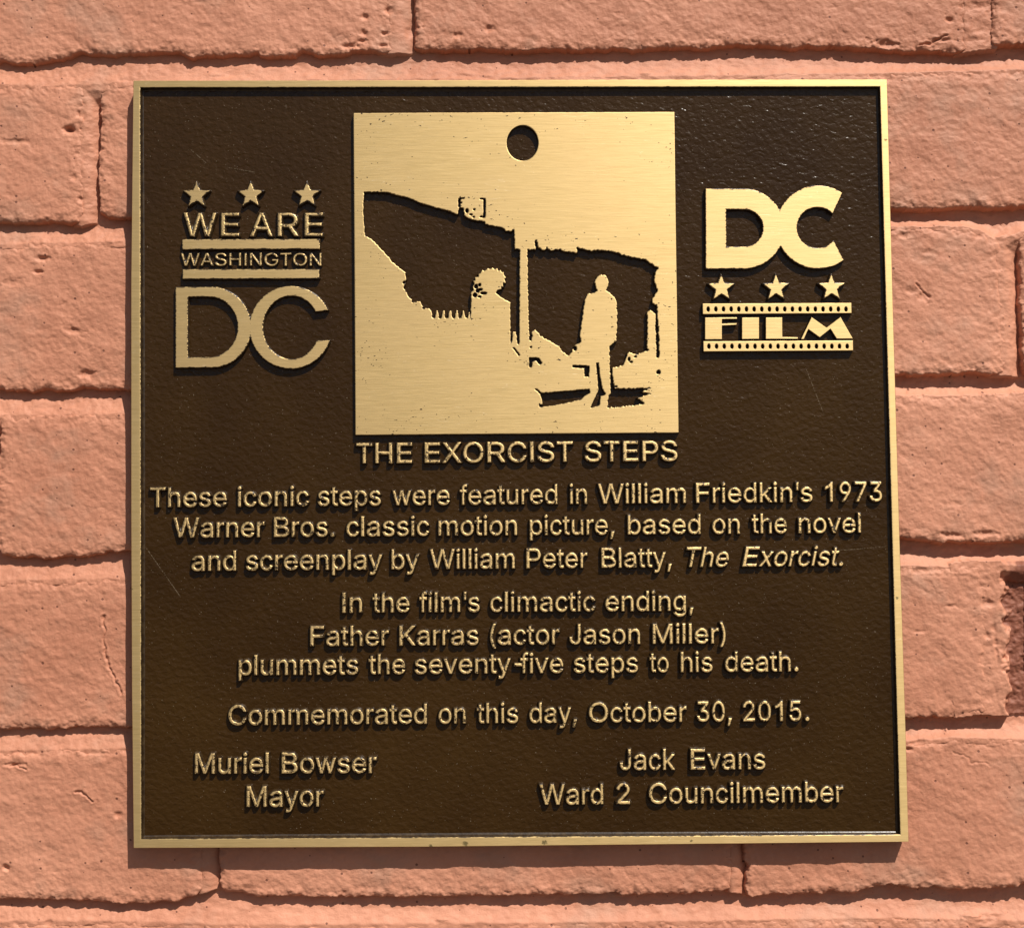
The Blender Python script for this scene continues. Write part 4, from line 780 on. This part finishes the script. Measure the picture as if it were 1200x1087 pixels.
x 379 44,0,21,0,71,73 121,145,171,218,171,202 171,187,171,171,124,240 76,310,29,379,52,379 76,379,100,379,116,355 132,330,147,306,160,287 170,270,179,253,188,237 198,221,207,206,197,206 186,206,175,206,185,221 194,237,202,253,211,270 221,287,233,306,249,330 266,355,282,379,305,379 328,379,352,379,304,309 256,239,209,169,209,184 209,199,209,214,258,143 308,71,358,0,334,0 310,0,287,0,268,28 249,57,231,85,219,103 209,120,200,136,191,152 182,167,173,182,183,182 194,182,205,182,195,167 186,152,178,136,170,120 160,103,148,85,129,57 110,28,91,0,68,0
y 389 51,-140,47,-139,52,-121 57,-103,61,-86,65,-86 68,-87,71,-87,83,-90 94,-91,104,-89,114,-87 122,-82,130,-74,138,-66 145,-53,151,-36,155,-24 159,-13,163,-1,114,126 66,252,17,379,40,379 62,379,84,379,111,305 138,230,165,155,174,132 181,109,187,87,193,64 199,42,206,21,198,21 191,21,184,21,190,42 196,64,202,87,209,110 216,132,224,155,251,230 278,305,305,379,327,379 349,379,371,379,316,234 260,88,204,-58,196,-78 187,-94,177,-107,166,-120 153,-129,139,-136,125,-142 109,-145,91,-145,81,-145 72,-144,65,-143,57,-142
"""
ARIAL = dict(zip("TheseiconicpwrfatudWlmFk1973Bbv,yPxOCKJM'().-SXRHIGNADE205g",
                 [0] * 99))
AW = {'T': .611, 'h': .556, 'e': .556, 's': .5, 'i': .222, 'c': .5, 'o': .556, 'n': .556, 't': .278, 'p': .556, 'w': .722, 'r': .333,
      'f': .278, 'a': .556, 'u': .556, 'd': .556, 'm': .833, 'l': .222, 'W': .944, 'k': .5, 'B': .667, ',': .278, 'y': .5, 'P': .667,
      'E': .667, 'x': .5, 'v': .5, 'O': .778, 'C': .722, 'F': .611, 'K': .667, 'J': .5, 'M': .833, 'b': .556, 'g': .556, '(': .333,
      ')': .333, '-': .333, "'": .191, '.': .278, 'S': .667, 'X': .667, 'R': .722, 'H': .722, 'I': .278, 'G': .778, 'N': .722,
      'A': .667, 'D': .722}
EM = 509 / .716
GL = {}
for line in GLYPHS.strip().split('\n'):
    ch, adv, rest = line.split(' ', 2)
    loops_ = []
    for sp in rest.split('/'):
        pts = [tuple(map(float, p_.split(','))) for p_ in sp.split(' ')]
        out_ = []
        for i in range(len(pts)):
            a = pts[i]; b = pts[(i + 1) % len(pts)]
            p0 = np.array(a[2:4]); p1 = np.array(a[4:6]); p2 = np.array(b[0:2]); p3 = np.array(b[2:4])
            ch_ = p3 - p0; L_ = np.hypot(*ch_) + 1e-9
            dev = max(abs(ch_[0] * (p1 - p0)[1] - ch_[1] * (p1 - p0)[0]), abs(ch_[0] * (p2 - p0)[1] - ch_[1] * (p2 - p0)[0])) / L_
            ns = 3 if dev < 2 else 8
            for t in np.arange(ns) / ns:
                out_.append((1 - t) ** 3 * p0 + 3 * (1 - t) ** 2 * t * p1 + 3 * (1 - t) * t * t * p2 + t ** 3 * p3)
        loops_.append(np.array(out_))
    GL[ch] = (float(adv), loops_)
GL['l'] = (.222 * EM, [np.array([(.064, 0), (.152, 0), (.152, .716), (.064, .716)]) * EM])
GL['I'] = (.278 * EM, [np.array([(.093, 0), (.188, 0), (.188, .716), (.093, .716)]) * EM])
GL['1'] = (.556 * EM, [np.array([(.373, 0), (.373, .719), (.315, .719), (.23, .62), (.109, .543), (.109, .458), (.2, .5), (.285, .56), (.285, 0)]) * EM])

def dense(l, mx):
    out_ = []
    for i in range(len(l)):
        a = l[i]; b = l[(i + 1) % len(l)]
        n = max(1, int(math.ceil(np.hypot(*(b - a)) / mx)))
        for t in np.arange(n) / n: out_.append(a + (b - a) * t)
    return np.array(out_)

_cache = {}
def glyph_mesh(ch, cap, bold, italic, H, step, round_in, run):
    """a glyph cut at cap height `cap` mm; origin at its left ink edge on the baseline"""
    key = (ch, cap, italic, bold)
    if key in _cache: return _cache[key]
    adv, loops_ = GL[ch]
    wn_ = AW.get(ch, .556) * EM
    xs_ = wn_ / adv if ch not in 'lI1' else 1.0
    xs_ = min(max(xs_, .80), 1.12)
    k = cap / 509.0
    L_ = []
    for l in loops_:
        q = l * np.array([xs_, 1.0])
        if italic: q = q + np.stack([q[:, 1] * math.tan(math.radians(12)), 0 * q[:, 1]], -1)
        q = q * k
        L_.append(dense(q, 0.6))
    allp = np.concatenate(L_)
    pad = run + bold + 0.3
    x0, z0 = allp.min(0) - pad; x1, z1_ = allp.max(0) + pad
    X, Z = np.meshgrid(np.arange(x0, x1, step), np.arange(z0, z1_, step))
    s = seg_sdf(L_, X, Z, True) - bold
    t = np.clip((s + round_in) / (run + round_in), 0, 1)
    h = H * np.clip(1 - t ** 1.9, 0, 1) ** 0.62 + 0.05 * fbm(X, Z, 1.3, ord(ch), 2)
    h = np.where(s > run, -0.3, h)
    lab = ('comma' if ch == ',' else 'full_stop' if ch == '.' else 'apostrophe' if ch == "'" else 'hyphen' if ch == '-' else
           'bracket' if ch in '()' else 'numeral' if ch.isdigit() else 'capital_letter' if ch.isupper() else 'letter')
    me = grid_mesh(lab, X, Z, h, cells(s < run), M_letter, {'edge': s, 'height': h})
    inter_l = allp[:, 0].min() - bold - .25; inter_r = allp[:, 0].max() + bold + .25
    _cache[key] = (me, inter_l, inter_r, wn_ * k, lab)
    return _cache[key]

def set_word(word, x0, x1, base, parent, cap=7.55, capref=7.55, bold=0.14, italic=False, H=T_TEXT - T_FIELD, step=0.115, round_in=0.34, run=0.58, track=0.0):
    """word between photo x0 and x1, base(x) gives the pixel baseline"""
    items = []; pen = 0.0
    for ch in word:
        me, l, r, adv, lab = glyph_mesh(ch, capref, bold, italic, H, step, round_in, run)
        items.append((me, pen + l, pen + r, pen, lab)); pen += adv + track
    il = items[0][1]; ir = max(i[2] for i in items)
    A = P(x0, base(x0) - 1.0, T_TEXT - .2); B = P(x1, base(x1) - 1.0, T_TEXT - .2)
    L_ = float(np.hypot(*(B - A)))
    kx = L_ / (ir - il)
    kz = cap / capref
    ang = math.atan2(B[1] - A[1], B[0] - A[0])
    for (me, l, r, pen_, lab) in items:
        t = (pen_ - il) * kx
        px_ = A[0] + t * math.cos(ang); pz_ = A[1] + t * math.sin(ang)
        o = link(lab, me, parent, (px_ * MM, 0, pz_ * MM))
        o.rotation_euler = (0, -ang, 0)
        o.scale = (kx, 1, kz)

def text_line(words, bl, cap=7.55, italic_from=None, **kw):
    (xa, ya), (xb, yb) = bl
    base = lambda x: ya + (yb - ya) * (x - xa) / (xb - xa)
    par = part_empty('text_line')
    for i, (wd, x0, x1) in enumerate(words):
        set_word(wd, x0, x1, base, par, cap=cap, italic=(italic_from is not None and i >= italic_from), **kw)
    return par

text_line([('THE', 416.4, 483.7), ('EXORCIST', 496.7, 672.3), ('STEPS', 684.3, 795.0)], ((450, 543.4), (740, 541.0)), cap=7.75)
text_line([('These', 174.7, 266.3), ('iconic', 277.3, 362.4), ('steps', 371.6, 447), ('were', 459, 527.8), ('featured', 537.7, 654), ('in', 666.8, 688.8), ('William', 700, 804.8), ("Friedkin's", 814.8, 953.2), ('1973', 966, 1034.8)], ((200, 594.8), (1010, 588.2)))
text_line([('Warner', 202.2, 310.4), ('Bros.', 320, 392.9), ('classic', 405, 503.6), ('motion', 512.8, 606.8), ('picture,', 620, 721), ('based', 734.8, 822), ('on', 834, 868), ('the', 880, 923), ('novel', 935, 1010)], ((250, 630.2), (1000, 624.8)))
text_line([('and', 223.4, 277.3), ('screenplay', 287.2, 448.6), ('by', 457.8, 491.9), ('William', 502.9, 604), ('Peter', 616, 689.2), ('Blatty,', 704, 788), ('The', 804, 855.2), ('Exorcist.', 868.8, 989)], ((250, 669.2), (980, 663.6)), italic_from=6)
text_line([('In', 400, 425), ('the', 435.5, 480.5), ("film's", 490.4, 563), ('climactic', 573.5, 698.4), ('ending,', 708.6, 813.6)], ((410, 718.3), (800, 716.2)))
text_line([('Father', 362.6, 456.5), ('Karras', 467, 561.5), ('(actor', 573.5, 656.4), ('Jason', 666.6, 751), ('Miller)', 764, 851.4)], ((380, 757.3), (840, 754.3)))
text_line([('plummets', 278.6, 420.5), ('the', 431, 475.4), ('seventy-five', 485, 661), ('steps', 671.4, 748.5), ('to', 760.5, 784.5), ('his', 797, 836), ('death.', 849, 936.6)], ((290, 791.6), (930, 787.0)))
text_line([('Commemorated', 266.6, 501), ('on', 513, 546.5), ('this', 558, 608), ('day,', 619.5, 677), ('October', 689.4, 805.5), ('30,', 816, 858.6), ('2015.', 870, 949.5)], ((280, 850.0), (940, 845.0)))
text_line([('Muriel', 227.3, 315.5), ('Bowser', 329, 442)], ((240, 907.0), (440, 906.0)), cap=7.75)
text_line([('Mayor', 288, 380)], ((290, 945.8), (380, 945.2)), cap=7.75)
text_line([('Jack', 725.6, 792), ('Evans', 808.5, 898)], ((730, 902.6), (890, 901.6)), cap=7.75)
text_line([('Ward', 631.4, 707.8), ('2', 721.4, 739.3), ('Councilmember', 759.7, 989.5)], ((640, 943.2), (980, 940.2)), cap=7.75)

# ------------------------------------------------------------------ emblems left and right of the picture
HL = T_PANEL - T_FIELD
def star(cx, cy, R, parent, h=T_TEXT):
    c = P(cx, cy, h); r = R * .338
    pts = []
    for k in range(10):
        rr = r if k % 2 == 0 else r * .43
        a = math.radians(90 + 36 * k)
        pts.append((c[0] + rr * math.cos(a), c[1] + rr * math.sin(a)))
    relief('star', [dense(np.array(pts), .6)], M_logo, HL, parent, step=0.15, round_in=0.30, run=0.55)

def shape(name, px_loops, parent, step=0.2, run=0.35, round_in=0.12, union=True, h=T_PANEL, mat=None, H=None):
    return relief(name, [dense(PL(l, h), .8) for l in px_loops], mat or M_logo, H or HL, parent, step=step, round_in=round_in, run=run, union=union, warp=.05)

def zl(pts): return [(190 + x / 4.348, 200 + y / 4.348) for x, y in pts]
def zr(pts): return [(810 + x / 4.94, 205 + y / 4.94) for x, y in pts]
def arc(cx, cy, rx, ry, a0, a1, n=40):
    return [(cx + rx * math.cos(math.radians(a)), cy + ry * math.sin(math.radians(a))) for a in np.linspace(a0, a1, n)]

def monogram(name, outer_d, inner_d, outer_c, parent):
    """D and C run together: union of the D outline and the C outline minus the bowl of the D"""
    D = dense(PL(outer_d, T_PANEL), .8); Di = dense(PL(inner_d, T_PANEL), .8); C_ = dense(PL(outer_c, T_PANEL), .8)
    def f(X, Z):
        sd = np.maximum(seg_sdf([D], X, Z, False), -seg_sdf([Di], X, Z, False))
        return np.minimum(sd, seg_sdf([C_], X, Z, False)) + .05 * fbm(X, Z, .9, 5, 2)
    return relief(name, [D, C_], M_logo, HL, parent, step=0.2, round_in=0.12, run=0.38, sdf=f)

em = part_empty('emblem')
star(230.2, 228.4, 16.2, em); star(293.6, 228.2, 16.2, em); star(359.6, 228.0, 16.2, em)
bl_ = lambda x: 277.6
set_word('WE', 214, 281, bl_, em, cap=9.2, track=.3, bold=.04); set_word('ARE', 292, 379, bl_, em, cap=9.2, track=.4, bold=.04)
shape('bar', [zl([(102, 350), (803, 349), (803, 398), (102, 401)])], em)
shape('bar', [zl([(104, 503), (800, 502), (800, 549), (104, 551)])], em)
set_word('WASHINGTON', 210.5, 377, lambda x: 312.0, em, cap=5.0, capref=5.0, bold=.0, run=.45, round_in=.18, H=1.25)
Do = zl([(68, 593)] + arc(250, 797.5, 203, 205, -90, 90, 40) + [(68, 1003)])
Di = zl([(131, 641)] + arc(235, 796, 150, 155, -90, 90, 40) + [(131, 951)])
aC0 = math.degrees(math.asin(88 / 209.0)); aC1 = math.degrees(math.asin(66 / 211.0))
iC0 = math.degrees(math.asin(80 / 161.0)); iC1 = math.degrees(math.asin(64 / 161.0))
Cc = zl(arc(655, 798, 210, 210, -aC0, -360 + aC1, 70) + arc(657, 798, 143, 162, -360 + iC1 + 1, -iC0, 60))
monogram('monogram', Do, Di, Cc, em)

em2 = part_empty('emblem')
Do = zr([(83, 81), (310, 80)] + arc(300, 311, 240, 231.5, -88, 88, 40) + [(84, 543)])
Di = zr([(202, 198)] + arc(305, 307, 111, 109, -90, 90, 40) + [(204, 417)])
a0 = math.degrees(math.atan2(-199, 140)); a1 = math.degrees(math.atan2(198, 153))
i0 = math.degrees(math.atan2(-84, 91)); i1 = math.degrees(math.atan2(80, 98))
Cc = zr(arc(735, 302, 243, 240, a0, -360 + a1, 70) + arc(731, 305, 119, 119, -360 + i1, i0, 60))
monogram('monogram', Do, Di, Cc, em2)
star(845.3, 337.4, 16.3, em2); star(909.4, 337.2, 16.3, em2); star(974.4, 337.0, 16.3, em2)

def strip(corners, hx0, hx1, hy, parent):
    q = dense(PL(zr(corners), T_PANEL), .8)
    hc = [P(*zr([(hx0 + (hx1 - hx0) * k / 18.0, hy)])[0], T_PANEL) for k in range(19)]
    def f(X, Z):
        s = seg_sdf([q], X, Z, False)
        for c in hc:
            e = np.sqrt(((X - c[0]) / .62) ** 2 + ((Z - c[1]) / 1.05) ** 2)
            s = np.maximum(s, (1 - e) * .62)
        return s
    relief('film_strip', [q], M_fine, HL, parent, step=0.14, round_in=.10, run=.22, sdf=f)
strip([(66, 745), (928, 741), (929, 800), (67, 806)], 98, 896, 777, em2)
strip([(70, 963), (937, 958), (938, 1016), (71, 1022)], 102, 903, 992, em2)
def blk(pl_): return shape('letter', [zr(p_) for p_ in pl_], em2, step=.12, run=.22, round_in=.08, mat=M_fine)
blk([[(80, 826), (265, 824), (265, 833), (178, 835), (178, 860), (264, 858), (262, 868), (178, 872), (178, 951), (80, 952)]])
blk([[(294, 826), (393, 825), (393, 949), (294, 950)]])
blk([[(432, 826), (527, 825), (528, 938), (618, 940), (618, 949), (432, 949)]])
blk([[(636, 950), (697, 823), (783, 884), (865, 822), (936, 947), (842, 947), (806, 890), (744, 940), (678, 892), (652, 950)]])
